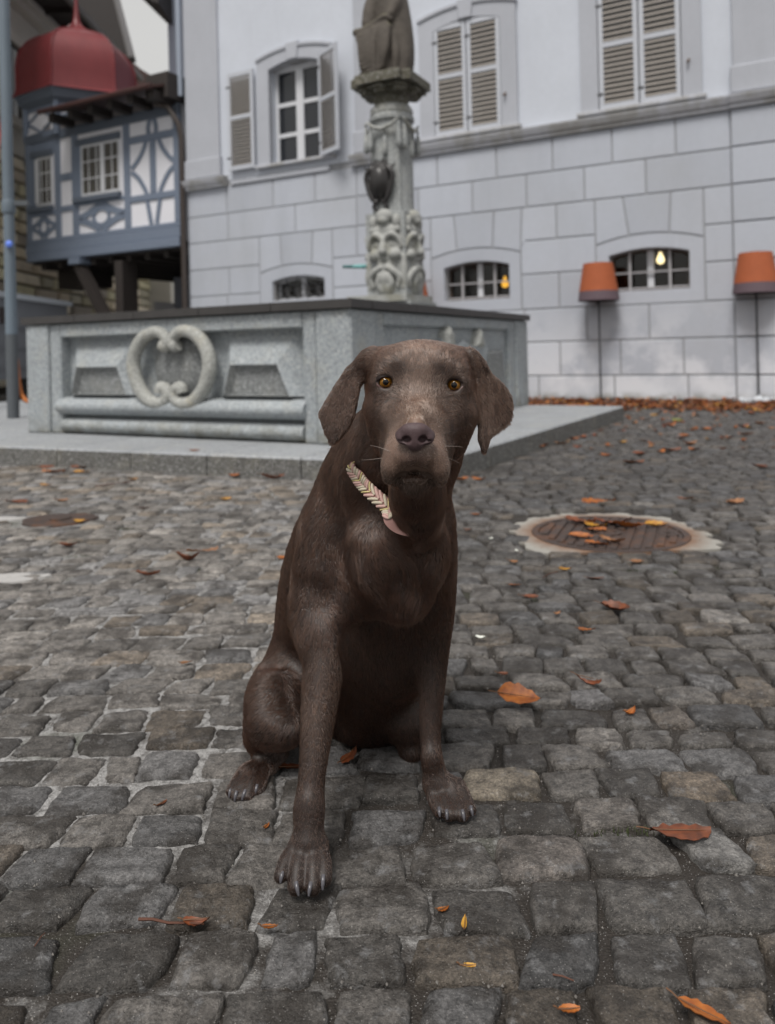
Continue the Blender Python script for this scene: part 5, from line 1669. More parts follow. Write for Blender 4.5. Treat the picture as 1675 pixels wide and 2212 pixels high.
    F.flap([(0.1272, 0.7806), (0.1387, 0.7746), (0.1514, 0.7612), (0.1633, 0.742), (0.1825, 0.7241), (0.1938, 0.7079), (0.1985, 0.6947), (0.1974, 0.6787), (0.1912, 0.6614), (0.175, 0.6502),
            (0.1573, 0.639), (0.1518, 0.6231), (0.1458, 0.6145), (0.1395, 0.6234), (0.1348, 0.6424), (0.1375, 0.6656), (0.1418, 0.6909), (0.1408, 0.7128), (0.1363, 0.7383), (0.1267, 0.7603)], right_y, .0058, .014, .004)
    F.d += .0012
    F.floor(.003)
    v, f = F.mesh()
    v = v - np.array(DOG_BASE)
    return root, v, f
DOG, DV, DF = build_dog()

def dog_coat(root, V, Fq, base):
    """skin, fur strands, eyes, nose, claws, whiskers, collar"""
    N = vert_normals(V, Fq)
    W = V + base
    skin = Mat('dog_skin', (.030, .018, .014), .55)
    skin.mix(1.0, skin.attr('coat', 'Color'))
    body = mesh_np('body', V, Fq, skin.done(), root)
    # ---------------- coat flow: position, direction, length (mm)
    ctl = [
     ((0.0353, 1.05, 0.6866), (0.0, 0.447, 0.894), 3.5), ((0.0452, 1.12, 0.7169), (0.0, 0.287, 0.958), 5.5), ((0.0478, 1.15, 0.746), (0.0, 0.287, 0.958), 8),
     ((0.05, 1.17, 0.7733), (0.0, 0.625, 0.781), 9), ((0.0531, 1.23, 0.7949), (0.0, 0.981, 0.196), 11), ((0.009, 1.18, 0.7742), (-0.577, 0.577, 0.577), 9),
     ((0.0918, 1.18, 0.7687), (0.577, 0.577, 0.577), 9), ((-0.0299, 1.21, 0.7353), (-0.287, 0.766, -0.575), 11), ((0.1328, 1.21, 0.7279), (0.287, 0.766, -0.575), 11),
     ((0.0147, 1.15, 0.7365), (-0.505, 0.303, 0.808), 6), ((0.081, 1.15, 0.7308), (0.505, 0.303, 0.808), 6),
     ((-0.018, 1.19, 0.6791), (-0.347, 0.52, -0.78), 12), ((0.1151, 1.19, 0.6724), (0.347, 0.52, -0.78), 12), ((-0.001, 1.16, 0.7089), (-0.527, 0.422, -0.738), 7),
     ((0.0956, 1.16, 0.7025), (0.527, 0.422, -0.738), 7), ((0.0022, 1.08, 0.6526), (-0.636, 0.545, -0.545), 3.5), ((0.0676, 1.08, 0.6478), (0.636, 0.545, -0.545), 3.5),
     ((-0.0034, 1.09, 0.6093), (-0.268, 0.358, -0.894), 4), ((0.0725, 1.09, 0.6043), (0.268, 0.358, -0.894), 4), ((0.0332, 1.045, 0.6311), (0.0, 0.196, -0.981), 2.5),
     ((0.0343, 1.1, 0.5938), (0.0, 0.287, -0.958), 5), ((0.0423, 1.18, 0.5485), (0.0, 0.1, -0.995), 18), ((0.0421, 1.2, 0.5053), (0.0, 0.0, -1.0), 24),
     ((-0.0318, 1.25, 0.5998), (-0.325, 0.185, -0.927), 18), ((-0.0568, 1.28, 0.5351), (-0.329, 0.094, -0.94), 20), ((-0.0874, 1.36, 0.5771), (-0.437, 0.437, -0.786), 16),
     ((0.1016, 1.25, 0.5744), (0.241, 0.097, -0.966), 16), ((0.1064, 1.28, 0.5084), (0.195, 0.098, -0.976), 16),
     ((0.0091, 1.22, 0.4579), (0.148, -0.098, -0.984), 24), ((0.0298, 1.22, 0.4102), (-0.1, 0.0, -0.995), 26), ((-0.0432, 1.25, 0.4289), (0.33, 0.0, -0.944), 22),
     ((0.0705, 1.28, 0.4406), (0.05, 0.0, -0.999), 20), ((0.0073, 1.25, 0.3607), (0.098, 0.195, -0.976), 20),
     ((-0.1132, 1.3, 0.4784), (-0.241, 0.097, -0.966), 16), ((-0.129, 1.28, 0.3843), (-0.099, 0.099, -0.99), 14), ((-0.083, 1.27, 0.3712), (0.243, 0.0, -0.97), 16),
     ((-0.1958, 1.5, 0.3174), (-0.138, 0.368, -0.92), 14), ((-0.2181, 1.55, 0.2192), (-0.133, 0.443, -0.886), 14), ((-0.1317, 1.55, 0.5588), (-0.371, 0.743, -0.557), 14),
     ((-0.1211, 1.9, 0.0552), (0.0, 0.196, -0.981), 16), ((-0.1122, 1.23, 0.275), (0.05, 0.05, -0.998), 10), ((-0.1267, 1.17, 0.1607), (0.0, 0.05, -0.999), 8),
     ((-0.1297, 1.12, 0.0873), (0.0, -0.148, -0.989), 5.5), ((-0.1466, 1.1, 0.0346), (-0.045, -0.447, -0.894), 2.6), ((-0.1137, 1.1, 0.0404), (0.045, -0.447, -0.894), 2.6),
     ((0.0657, 1.35, 0.2213), (0.05, 0.05, -0.998), 9), ((0.0579, 1.33, 0.1109), (0.05, 0.0, -0.999), 8), ((0.0786, 1.31, 0.0424), (0.233, -0.279, -0.931), 5.5),
     ((0.1064, 1.28, 0.0205), (0.176, -0.44, -0.88), 3.5), ((-0.2261, 1.5, 0.1662), (-0.302, 0.302, -0.905), 13), ((-0.2624, 1.47, 0.1182), (-0.291, 0.389, -0.874), 13),
     ((-0.2182, 1.4, 0.0822), (-0.598, 0.359, -0.717), 12), ((-0.196, 1.4, 0.1401), (-0.518, 0.207, -0.83), 12), ((-0.2799, 1.46, 0.0449), (-0.268, 0.358, -0.894), 18),
     ((-0.2521, 1.42, 0.0223), (-0.408, -0.408, -0.816), 9), ((-0.2788, 1.36, 0.0146), (-0.291, -0.389, -0.874), 4),
     ((-0.0308, 1.5, 0.117), (0.0, 0.196, -0.981), 13), ((0.0299, 1.46, 0.0898), (0.099, 0.099, -0.99), 8), ((-0.0792, 1.55, 0.0406), (0.098, 0.195, -0.976), 9),
     ((-0.0664, 1.2, 0.7508), (-0.404, 0.101, -0.909), 8), ((-0.0917, 1.2, 0.68), (-0.148, 0.0, -0.989), 8), ((-0.0567, 1.2, 0.7077), (-0.1, 0.0, -0.995), 8),
     ((0.1441, 1.2, 0.7387), (0.287, 0.0, -0.958), 8), ((0.1751, 1.2, 0.688), (0.504, 0.101, -0.858), 10), ((0.1435, 1.2, 0.653), (0.05, 0.0, -0.999), 8)]
    CP = np.array([q[0] for q in ctl]); CD = np.array([q[1] for q in ctl]); CL = np.array([q[2] for q in ctl]) * .001
    # ---------------- coat colour: soft coat patches, plus brow shade and forehead light tinted in
    coat = np.array((.023, .0104, .0060))
    tints = [
     ((0.0355, 1.05, 0.6929), .046, (0.3407, 0.2102, 0.1479), .92), ((0.0049, 1.07, 0.6346), .038, (0.3117, 0.1958, 0.1450), .9), ((0.064, 1.07, 0.63), .038, (0.3117, 0.1958, 0.1450), .9),
     ((0.0453, 1.12, 0.7202), .038, (0.2392, 0.1479, 0.1073), .85), ((0.0516, 1.2, 0.7874), .060, (0.2248, 0.1377, 0.1015), .85),  # bridge and forehead brightened, light on them put into the coat colour
     ((0.034, 1.04, 0.6968), .009, (0.0870, 0.0464, 0.0348), .8), ((0.033, 1.04, 0.6287), .020, (0.1958, 0.1131, 0.0928), .6),
     ((0.0343, 1.1, 0.5951), .018, (0.1885, 0.1160, 0.0870), .75),
     ((0.0165, 1.15, 0.7536), .015, (0.0220, 0.0110, 0.0075), .75), ((0.0815, 1.15, 0.7486), .015, (0.0220, 0.0110, 0.0075), .75),  # shading of the inner brows painted into the coat colour
     ((-0.0316, 1.2, 0.7143), .022, (0.0957, 0.0435, 0.0232), .7), ((0.1334, 1.2, 0.7104), .022, (0.0957, 0.0435, 0.0232), .7),
     ((-0.0746, 1.2, 0.7081), .060, (0.1087, 0.0609, 0.0435), .8), ((0.161, 1.2, 0.6955), .060, (0.1421, 0.0827, 0.0595), .85),
     ((0.0384, 1.18, 0.531), .050, (0.0260, 0.0125, 0.0080), .6), ((-0.1203, 1.22, 0.2066), .070, (0.0520, 0.0267, 0.0169), .75),
     ((0.0593, 1.34, 0.1457), .060, (0.0364, 0.0182, 0.0117), .6), ((-0.2058, 1.5, 0.2729), .060, (0.0416, 0.0208, 0.0130), .6)]
    def colour(p):
        col = np.tile(coat, (len(p), 1))
        for ctr, r, cc, w in tints:
            d2 = ((p - np.array(ctr)) ** 2).sum(1)
            k = (w * np.exp(-d2 / (r * r)))[:, None]
            col = col * (1 - k) + np.array(cc) * k
        return col
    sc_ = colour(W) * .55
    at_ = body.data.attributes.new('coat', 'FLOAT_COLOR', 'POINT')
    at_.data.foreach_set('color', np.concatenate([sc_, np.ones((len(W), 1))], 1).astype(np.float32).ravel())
    # ---------------- strands
    tri = np.concatenate([Fq[:, [0, 1, 2]], Fq[:, [0, 2, 3]]])
    A, B, C = W[tri[:, 0]], W[tri[:, 1]], W[tri[:, 2]]
    ar = np.linalg.norm(np.cross(B - A, C - A), axis=1) * .5
    ny = N[tri[:, 0], 1]
    wgt = ar * np.where(ny > .35, .45, 1.0) * np.where(A[:, 2] > .52, 1.7, 1.0)
    wgt[A[:, 2] < .006] = 0
    n = FUR_COUNT
    pick = np.searchsorted(np.cumsum(wgt) / wgt.sum(), NPR.random(n)).clip(0, len(tri) - 1)
    a, b = NPR.random(n), NPR.random(n)
    sw = a + b > 1
    a[sw], b[sw] = 1 - a[sw], 1 - b[sw]
    T = tri[pick]
    P = W[T[:, 0]] * (1 - a - b)[:, None] + W[T[:, 1]] * a[:, None] + W[T[:, 2]] * b[:, None]
    Nn = N[T[:, 0]] * (1 - a - b)[:, None] + N[T[:, 1]] * a[:, None] + N[T[:, 2]] * b[:, None]
    Nn /= np.linalg.norm(Nn, axis=1, keepdims=True)
    keep = np.ones(n, bool)
    for ctr in ((-0.0039, 1.152, 0.7328), (0.0975, 1.152, 0.7263)):
        q = P - np.array(ctr)
        keep &= ~(((q[:, 0] / .0140) ** 2 + (q[:, 2] / .0112) ** 2 < 1) & (np.abs(q[:, 1]) < .04))
    q = P - np.array((0.0337, 1.035, 0.6652))
    keep &= ~(((q[:, 0] / .027) ** 2 + (q[:, 2] / .0195) ** 2 < 1) & (np.abs(q[:, 1]) < .03))
    for sx in (-1, 1):
        for k in range(8):
            t_ = k / 7
            q = P - np.array((0.0331, 1.05, 0.6191)) - np.array((sx * (.0 + .027 * t_), .004 + .03 * t_ * t_, -.0005 - .013 * t_ ** 1.5))
            keep &= ~((np.abs(q[:, 0]) < .004) & (np.abs(q[:, 2]) < .0042) & (np.abs(q[:, 1]) < .03))
    q = P - np.array((0.0331, 1.05, 0.6173))
    arch = q[:, 2] + .0125 * (q[:, 0] / .022) ** 2
    keep &= ~((np.abs(q[:, 0]) < .0235) & (np.abs(arch) < .0062) & (np.abs(q[:, 1]) < .06))
    P, Nn = P[keep], Nn[keep]
    n = len(P)
    D = np.zeros((n, 3)); Ln = np.zeros(n)
    for i in range(0, n, 20000):
        d2 = ((P[i:i + 20000, None, :] - CP[None]) ** 2).sum(2) + 2e-5
        w = d2 ** -1.8
        w /= w.sum(1, keepdims=True)
        D[i:i + 20000] = w @ CD; Ln[i:i + 20000] = w @ CL
    # low-frequency waves so that the coat parts into locks
    ph = NPR.random((6, 3)) * 6.28
    fr = NPR.normal(0, 1, (6, 3)) * np.array([60, 60, 45])
    wv = np.stack([np.sin(P @ fr[i] + ph[i, 0]) for i in range(6)], 1)
    D += .22 * np.stack([wv[:, 0] + wv[:, 1], wv[:, 2], wv[:, 3] + .5 * wv[:, 4]], 1) * (Ln / .02)[:, None].clip(.2, 1.2)
    D += NPR.normal(0, .10, (n, 3))
    D -= Nn * (D * Nn).sum(1)[:, None]
    D /= np.linalg.norm(D, axis=1, keepdims=True) + 1e-9
    lift = (.12 + .06 * NPR.normal(0, 1, n)).clip(.03, .4)[:, None]
    Ln = Ln * NPR.uniform(.7, 1.15, n)
    L = Ln[:, None]
    # locks: tips lean to a shared point
    cell = np.floor((P + .003 * np.sin(P[:, [1, 2, 0]] * 90)) / np.array((.0055, .0075, .017))).astype(np.int64)
    key = (cell[:, 0] * 73856093) ^ (cell[:, 1] * 19349663) ^ (cell[:, 2] * 83492791)
    _, inv = np.unique(key, return_inverse=True)
    cnt = np.bincount(inv)
    ctr = np.stack([np.bincount(inv, P[:, k]) / cnt for k in range(3)], 1)[inv]
    pull = (ctr - P) * (.55 * (Ln / .016).clip(.2, 1.2))[:, None]
    p1 = P + D * L * .33 + Nn * L * .33 * lift * 1.3
    p2 = P + D * L * .67 + Nn * L * .58 * lift + pull * .5
    p3 = P + D * L * .98 + Nn * L * .62 * lift + pull
    pts = np.stack([P - Nn * .001, p1, p2, p3], 1) - np.array(base)
    pts[:, :, 2] = np.maximum(pts[:, :, 2], .002)
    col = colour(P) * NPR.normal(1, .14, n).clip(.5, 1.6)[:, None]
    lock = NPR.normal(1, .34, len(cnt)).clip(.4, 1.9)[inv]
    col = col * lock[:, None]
    hc = bpy.data.hair_curves.new('fur')
    hc.add_curves([4] * n)
    hc.attributes['position'].data.foreach_set('vector', pts.astype(np.float32).ravel())
    rad = np.tile(np.array([.00020, .00020, .00015, .00003], np.float32), n) * np.repeat(NPR.uniform(.8, 1.25, n), 4)
    ra = hc.attributes.get('radius') or hc.attributes.new('radius', 'FLOAT', 'POINT')
    ra.data.foreach_set('value', rad.astype(np.float32))
    ca = hc.attributes.new('coat', 'FLOAT_COLOR', 'CURVE')
    ca.data.foreach_set('color', np.concatenate([col, np.ones((n, 1))], 1).astype(np.float32).ravel())
    fm = bpy.data.materials.new('dog_fur'); fm.use_nodes = True
    nt = fm.node_tree; nt.nodes.clear()
    out = nt.nodes.new('ShaderNodeOutputMaterial')
    hb = nt.nodes.new('ShaderNodeBsdfHairPrincipled')
    hb.model = 'CHIANG'; hb.parametrization = 'COLOR'
    hb.inputs['Roughness'].default_value = .30
    hb.inputs['Radial Roughness'].default_value = .45
    hb.inputs['Coat'].default_value = 0.7
    at = nt.nodes.new('ShaderNodeAttribute'); at.attribute_name = 'coat'
    nt.links.new(at.outputs['Color'], hb.inputs['Color'])
    hs = nt.nodes.new('ShaderNodeBsdfHair'); hs.component = 'Reflection'          # cool sheen of a sleek short coat
    hs.inputs['Color'].default_value = (.30, .26, .25, 1)
    hs.inputs['Offset'].default_value = -.05
    hs.inputs['RoughnessU'].default_value = .10; hs.inputs['RoughnessV'].default_value = .6
    mx = nt.nodes.new('ShaderNodeMixShader'); mx.inputs[0].default_value = .07
    nt.links.new(hb.outputs[0], mx.inputs[1]); nt.links.new(hs.outputs[0], mx.inputs[2])
    nt.links.new(mx.outputs[0], out.inputs['Surface'])
    hc.materials.append(fm)
    link(bpy.data.objects.new('fur', hc), root)
    # ---------------- eyes
    B3 = np.array(base)
    iris = Mat('iris', (.82, .34, .03), .3)
    iris.mix(iris.ramp(iris.noise(900, 3), .35, .7), (.95, .52, .09)).mix(iris.ramp(iris.noise(260, 2), .55, .75), (.17, .06, .012))
    iris.b.inputs['Coat Weight'].default_value = 0.0; iris.b.inputs['Specular IOR Level'].default_value = .1; iris.b.inputs['Coat IOR'].default_value = 1.6; iris.b.inputs['Coat Roughness'].default_value = .02
    iris_m = iris.done()
    def shiny(name, colr):
        m = Mat(name, colr, .1); m.b.inputs['Coat Weight'].default_value = 1.0; m.b.inputs['Coat IOR'].default_value = 1.9; m.b.inputs['Coat Roughness'].default_value = .02
        return m.done()
    pupil_m, rim_m, white_m = Mat('pupil', (.003, .003, .004), .5, .0).done(), shiny('iris_rim', (.020, .010, .006)), shiny('eye_white', (.10, .065, .05))
    cornea_m = bpy.data.materials.new('cornea'); cornea_m.use_nodes = True
    _n, _l = cornea_m.node_tree.nodes, cornea_m.node_tree.links
    _t = _n.new('ShaderNodeBsdfTransparent'); _g = _n.new('ShaderNodeBsdfGlossy'); _g.inputs['Roughness'].default_value = .0
    _x = _n.new('ShaderNodeMixShader'); _f = _n.new('ShaderNodeFresnel'); _f.inputs['IOR'].default_value = 1.55
    _l.new(_f.outputs[0], _x.inputs[0]); _l.new(_t.outputs[0], _x.inputs[1]); _l.new(_g.outputs[0], _x.inputs[2])
    _l.new(_x.outputs[0], _n['Material Output'].inputs['Surface'])
    lid_m = Mat('eyelid', (.014, .008, .007), .6, .2).done(); lid_p = Mat('eyelid_rim', (.10, .052, .046), .3).done()
    for c0 in ((-0.0039, 1.1695, 0.7324), (0.099, 1.1695, 0.7258)):
        c0 = np.array(c0)
        g = np.array((0, 0, CAM_H)) - c0
        g /= np.linalg.norm(g)
        gx_ = Vector((0, 0, 1)).cross(Vector(g)).normalized(); gy_ = Vector(g).cross(gx_).normalized()
        rot = Matrix((gx_, gy_, Vector(g))).transposed()
        def dome(lo, hi, R, name, mat, par, steps=5):
            mb = MB(); vs = []; fs = []
            for i in range(steps + 1):
                th = math.radians(lo + (hi - lo) * i / steps)
                for k in range(24):
                    w = 2 * math.pi * k / 24
                    vs.append(rot @ Vector((R * math.sin(th) * math.cos(w), R * math.sin(th) * math.sin(w), R * math.cos(th))))
            for i in range(steps):
                for k in range(24):
                    fs.append((i * 24 + k, (i + 1) * 24 + k, (i + 1) * 24 + (k + 1) % 24, i * 24 + (k + 1) % 24))
            mb.add(vs, fs)
            return mb.build(name, mat, par, smooth=180)
        eye = dome(43, 175, .0135, 'eye', white_m, root, 12)
        eye.location = Vector(c0 - B3)
        dome(39.5, 44.5, .01352, 'iris_rim', rim_m, eye)
        dome(20, 40, .01351, 'iris', iris_m, eye)
        dome(0.2, 20.5, .01352, 'pupil', pupil_m, eye)
        cvs, cfs = [], []                                              # clear bulging cornea
        for i in range(9):
            th = math.radians(.3 + 73 * i / 8)
            for k in range(24):
                w = 2 * math.pi * k / 24
                cvs.append(rot @ Vector((.0086 * math.sin(th) * math.cos(w), .0086 * math.sin(th) * math.sin(w), .0086 * math.cos(th) + .0085)))
        for i in range(8):
            for k in range(24):
                cfs.append((i * 24 + k, (i + 1) * 24 + k, (i + 1) * 24 + (k + 1) % 24, i * 24 + (k + 1) % 24))
        cmb = MB(); cmb.add(cvs, cfs); cmb.build('cornea', cornea_m, eye, smooth=180)
        for nm_, sg, hgt in (('upper_lid', 1, .0076), ('lower_lid', -1, .0096)):
            vs, fs = [], []
            nx_ = 17
            for i in range(nx_):
                x_ = -.0138 + .0276 * i / (nx_ - 1)
                ed = hgt * (1 - (x_ / .0140) ** 2)
                for j in range(6):
                    y_ = sg * (ed + (.0145 - ed) * j / 5)
                    R2 = .0176 - .0006 * (j == 0)
                    z_ = math.sqrt(max(R2 ** 2 - x_ * x_ * .8 - y_ * y_, 1e-6))
                    vs.append(rot @ Vector((x_, y_, z_)))
            for i in range(nx_ - 1):
                for j in range(5):
                    a_ = i * 6 + j
                    fs.append((a_, a_ + 6, a_ + 7, a_ + 1) if sg > 0 else (a_, a_ + 1, a_ + 7, a_ + 6))
            mb = MB(); mb.add(vs, fs)
            lid = mb.build(nm_, lid_m if sg > 0 else lid_p, eye, smooth=180)
            so = lid.modifiers.new('thickness', 'SOLIDIFY'); so.thickness = .0012
    # ---------------- nose
    Fn = Field((-0.0002, 1.0, 0.6442), (0.0708, 1.085, 0.6859), .0011)
    Fn.chain([(0.0148, 1.048, 0.6667), (0.024, 1.037, 0.6732), (0.0339, 1.034, 0.6745), (0.0438, 1.037, 0.6727), (0.0541, 1.048, 0.6651)], [0.0068, 0.0087, 0.0087, 0.0087, 0.0068], .006)
    Fn.ell((0.0336, 1.037, 0.66), (0.0136, .012, 0.0155), .01)
    Fn.ell((0.0183, 1.042, 0.6623), (0.0093, .010, 0.0087), .006)
    Fn.ell((0.05, 1.042, 0.6609), (0.0093, .010, 0.0087), .006)
    for s_, x_ in ((-1, 880), (1, 914)):
        Fn.ell(((0.0332, 1.024, 0.6609)[0] + s_ * .0112, (0.0332, 1.024, 0.6609)[1], (0.0332, 1.024, 0.6609)[2]), (.0068, .014, .0056), .002, 'sub')
        q = (0.0333, 1.03, 0.6584)
        Fn.cap((q[0] + s_ * .0125, q[1], q[2] - .0005), (q[0] + s_ * .021, q[1] + .006, q[2] + .001), .0016, .0012, .002, 'sub')
    Fn.cap((0.0331, 1.022, 0.6617), (0.0329, 1.026, 0.6454), .0012, .0016, .002, 'sub')
    nv, nf = Fn.mesh()
    nm = Mat('nose_leather', (.078, .047, .050), .36)
    nm.bump(nm.vor(700, 'DISTANCE_TO_EDGE'), .6, .001)
    nm.rough(nm.noise(300), .36, .62); nm.val(nm.noise(160, 4), .65, 1.25)
    mesh_np('nose', nv - B3, nf, nm.done(), root)
    # ---------------- claws
    claw_m = Mat('claw', (.085, .082, .092), .22)
    claw_m.val(claw_m.noise(300, 3, sc=(1, 1, .3)), .6, 1.4)
    claw_m = claw_m.done()
    for tip, rt in (((-0.1702, 1.108, 0.0251), (-0.1686, 1.112, 0.0329)), ((-0.143, 1.094, 0.0165), (-0.146, 1.099, 0.0261)), ((-0.1286, 1.093, 0.0162), (-0.127, 1.099, 0.025)), ((-0.1097, 1.101, 0.0187), (-0.1093, 1.107, 0.029)),
                    ((0.0795, 1.27, 0.0119), (0.0793, 1.275, 0.0195)), ((0.1073, 1.268, 0.0102), (0.1057, 1.273, 0.0194)), ((0.068, 1.278, 0.0119), (0.0677, 1.284, 0.0183)), ((0.1219, 1.277, 0.0128), (0.1203, 1.282, 0.0205)),
                    ((-0.284, 1.352, 0.0024), (-0.2821, 1.356, 0.0122)), ((-0.2711, 1.352, 0.0045), (-0.2677, 1.357, 0.0137)), ((-0.2505, 1.364, 0.0068), (-0.2487, 1.369, 0.0154)), ((-0.2954, 1.361, 0.0047), (-0.2938, 1.366, 0.0132))):
        t_, r_ = np.array(tip), np.array(rt)
        mid = (t_ + r_) / 2 + np.array((0, -.0016, .0016))
        bk = r_ + (r_ - t_) * .35 + np.array((0, .002, 0))
        MB().tube([bk - B3, r_ - B3 + np.array((0, -.001, .0008)), mid - B3, t_ - B3], [.0030, .0032, .0029, .0016], 8).build('claw', claw_m, root, smooth=60)
    # ---------------- whiskers
    wm = Mat('whisker', (.32, .27, .24), .4).done()
    mb = MB()
    for p0, p1, p2 in (((-0.0041, 1.07, 0.6329), (-0.0196, 1.08, 0.6293), (-0.041, 1.1, 0.6257)), ((-0.0001, 1.06, 0.6424), (-0.0141, 1.08, 0.6465), (-0.0274, 1.1, 0.6463)),
                       ((0.0015, 1.07, 0.6251), (-0.011, 1.09, 0.616), (-0.0186, 1.1, 0.6016)), ((0.0717, 1.07, 0.633), (0.084, 1.09, 0.6268), (0.0986, 1.11, 0.617)),
                       ((0.0689, 1.07, 0.6458), (0.0864, 1.09, 0.6449), (0.1045, 1.11, 0.6394)), ((0.0701, 1.08, 0.6156), (0.0797, 1.09, 0.6061), (0.0867, 1.1, 0.5926))):
        q = [np.array(p0) * (1 - t) ** 2 + 2 * np.array(p1) * t * (1 - t) + np.array(p2) * t * t - B3 for t in np.linspace(0, 1, 8)]
        mb.tube(q, list(np.linspace(.00035, .0001, 8)), 4)
    tag(mb.build('whiskers', wm, root), kind='stuff')
    # ---------------- braided collar, hung round the neck
    cm = [Mat('braid_pink', (.56, .36, .32), .75), Mat('braid_sand', (.54, .48, .37), .75), Mat('braid_yellow', (.60, .52, .24), .7)]
    for m_ in cm:
        m_.bump(m_.vor(1500, 'F1'), .5, .0005); m_.val(m_.noise(700, 2), .7, 1.25)
    cms = [m_.done() for m_ in cm]
    base_m = Mat('collar_leather', (.30, .165, .145), .6); base_m = base_m.done()
    # the strap is laid round the neck where a tilted plane cuts it
    from mathutils.bvhtree import BVHTree
    bvh = BVHTree.FromPolygons([tuple(p) for p in W], [tuple(q) for q in Fq.tolist()])
    seen_pts = [(-0.0545, 1.275, 0.5937), (-0.0511, 1.255, 0.5772), (-0.0428, 1.235, 0.5552), (-0.0289, 1.215, 0.5339), (-0.0091, 1.2, 0.5165), (0.007, 1.195, 0.5044), (0.0266, 1.19, 0.4938)]
    ring, ringw, ringn = [], [], []
    for k, p in enumerate(seen_pts):
        loc, nor, _, _ = bvh.find_nearest(Vector(p))
        w_ = (.55, 1, 1, 1, .95, .72, .5)[k]
        ring.append(loc + nor * ((.0095 * w_ - .002) if k < 5 else (.0030, -.004)[k - 5])); ringw.append(w_); ringn.append(tuple(nor))
    for p in ((0.0279, 1.24, 0.4891), (0.0557, 1.26, 0.4988), (0.0777, 1.3, 0.5281), (0.0865, 1.36, 0.5649), (0.0616, 1.42, 0.5942), (0.0154, 1.42, 0.608), (-0.0259, 1.36, 0.6081)):
        ring.append(Vector(p)); ringw.append(.8); ringn.append(tuple((Vector(p) - Vector((0.0282, 1.33, 0.5314))).normalized()))   # the rest lies deep in the coat
    ringw = np.array(ringw); rn_ = np.array(ringn)
    rn_[:6] = (rn_[:6] + np.roll(rn_[:6], 1, 0) * [[0]] + rn_[:6].mean(0) * 2.5)
    rn_ /= np.linalg.norm(rn_, axis=1, keepdims=True)
    R_ = np.array([tuple(p) for p in ring]); K_ = len(R_)
    def wid_ring(u):
        i = int(math.floor(u)) % K_; t = u - math.floor(u)
        return ringw[i] * (1 - t) + ringw[(i + 1) % K_] * t
    def at_ring(u):
        i = int(math.floor(u)) % K_; t = u - math.floor(u)
        a_, b_, c_, d_ = R_[i - 1], R_[i], R_[(i + 1) % K_], R_[(i + 2) % K_]
        return .5 * (2 * b_ + (c_ - a_) * t + (2 * a_ - 5 * b_ + 4 * c_ - d_) * t * t + (3 * b_ - a_ - 3 * c_ + d_) * t ** 3)
    ctr0 = np.array((0.0282, 1.33, 0.5314))
    def frame(u):
        p = at_ring(u); t_ = at_ring(u + .02) - p
        t_ = t_ / np.linalg.norm(t_)
        o = p - ctr0; o = o - t_ * (o @ t_); o /= np.linalg.norm(o)
        i_ = int(math.floor(u)) % K_; f_ = u - math.floor(u)
        o = np.array((-.50, -.80, .30)) if u < 6.6 else rn_[i_] * (1 - f_) + rn_[(i_ + 1) % K_] * f_
        o = o - t_ * (o @ t_); o /= np.linalg.norm(o)
        return p, o, np.cross(t_, o), .0108 * wid_ring(u)
    cb = MB(); sect = 112; vs = []; fs = []
    for i in range(sect):
        p, o, ax_, hw_ = frame(i * K_ / sect)
        for s_, h_ in ((-1, 0), (-1, 1), (1, 1), (1, 0)):
            vs.append(p + ax_ * s_ * hw_ + o * (h_ * .004 - .002) - B3)
    for i in range(sect):
        for k in range(4):
            j = (i + 1) % sect
            fs.append((i * 4 + k, i * 4 + (k + 1) % 4, j * 4 + (k + 1) % 4, j * 4 + k))
    cb.add(vs, fs)
    collar = cb.build('collar', base_m, root)
    # herringbone cords: two slanting rows of plump strands
    br = [MB(), MB(), MB()]
    nb = 74
    for i in range(nb):
        u = i * K_ / nb
        if u > 3.75: continue                                            # plain leather from the throat on
        for s_ in (-1, 1):
            pts = []
            for t in np.linspace(0, 1, 4):
                p, o, ax_, hw_ = frame(u + (1 - t) * .30)
                pts.append(p + ax_ * s_ * (.0004 + hw_ * t) + o * (.0026 + .0014 * math.sin(math.pi * t)) - B3)
            k = (i // 2 + (s_ > 0)) % 2
            if i % 5 == 0: k = 2
            br[k].tube(pts, [.0022, .0027, .0027, .0019] if k < 2 else [.0012] * 4, 6)
    for m_, mat_ in zip(br, cms):
        tag(m_.build('cord', mat_, collar, smooth=70), kind='stuff')
FUR_COUNT = 360000
dog_coat(DOG, DV, DF, np.array(DOG_BASE))

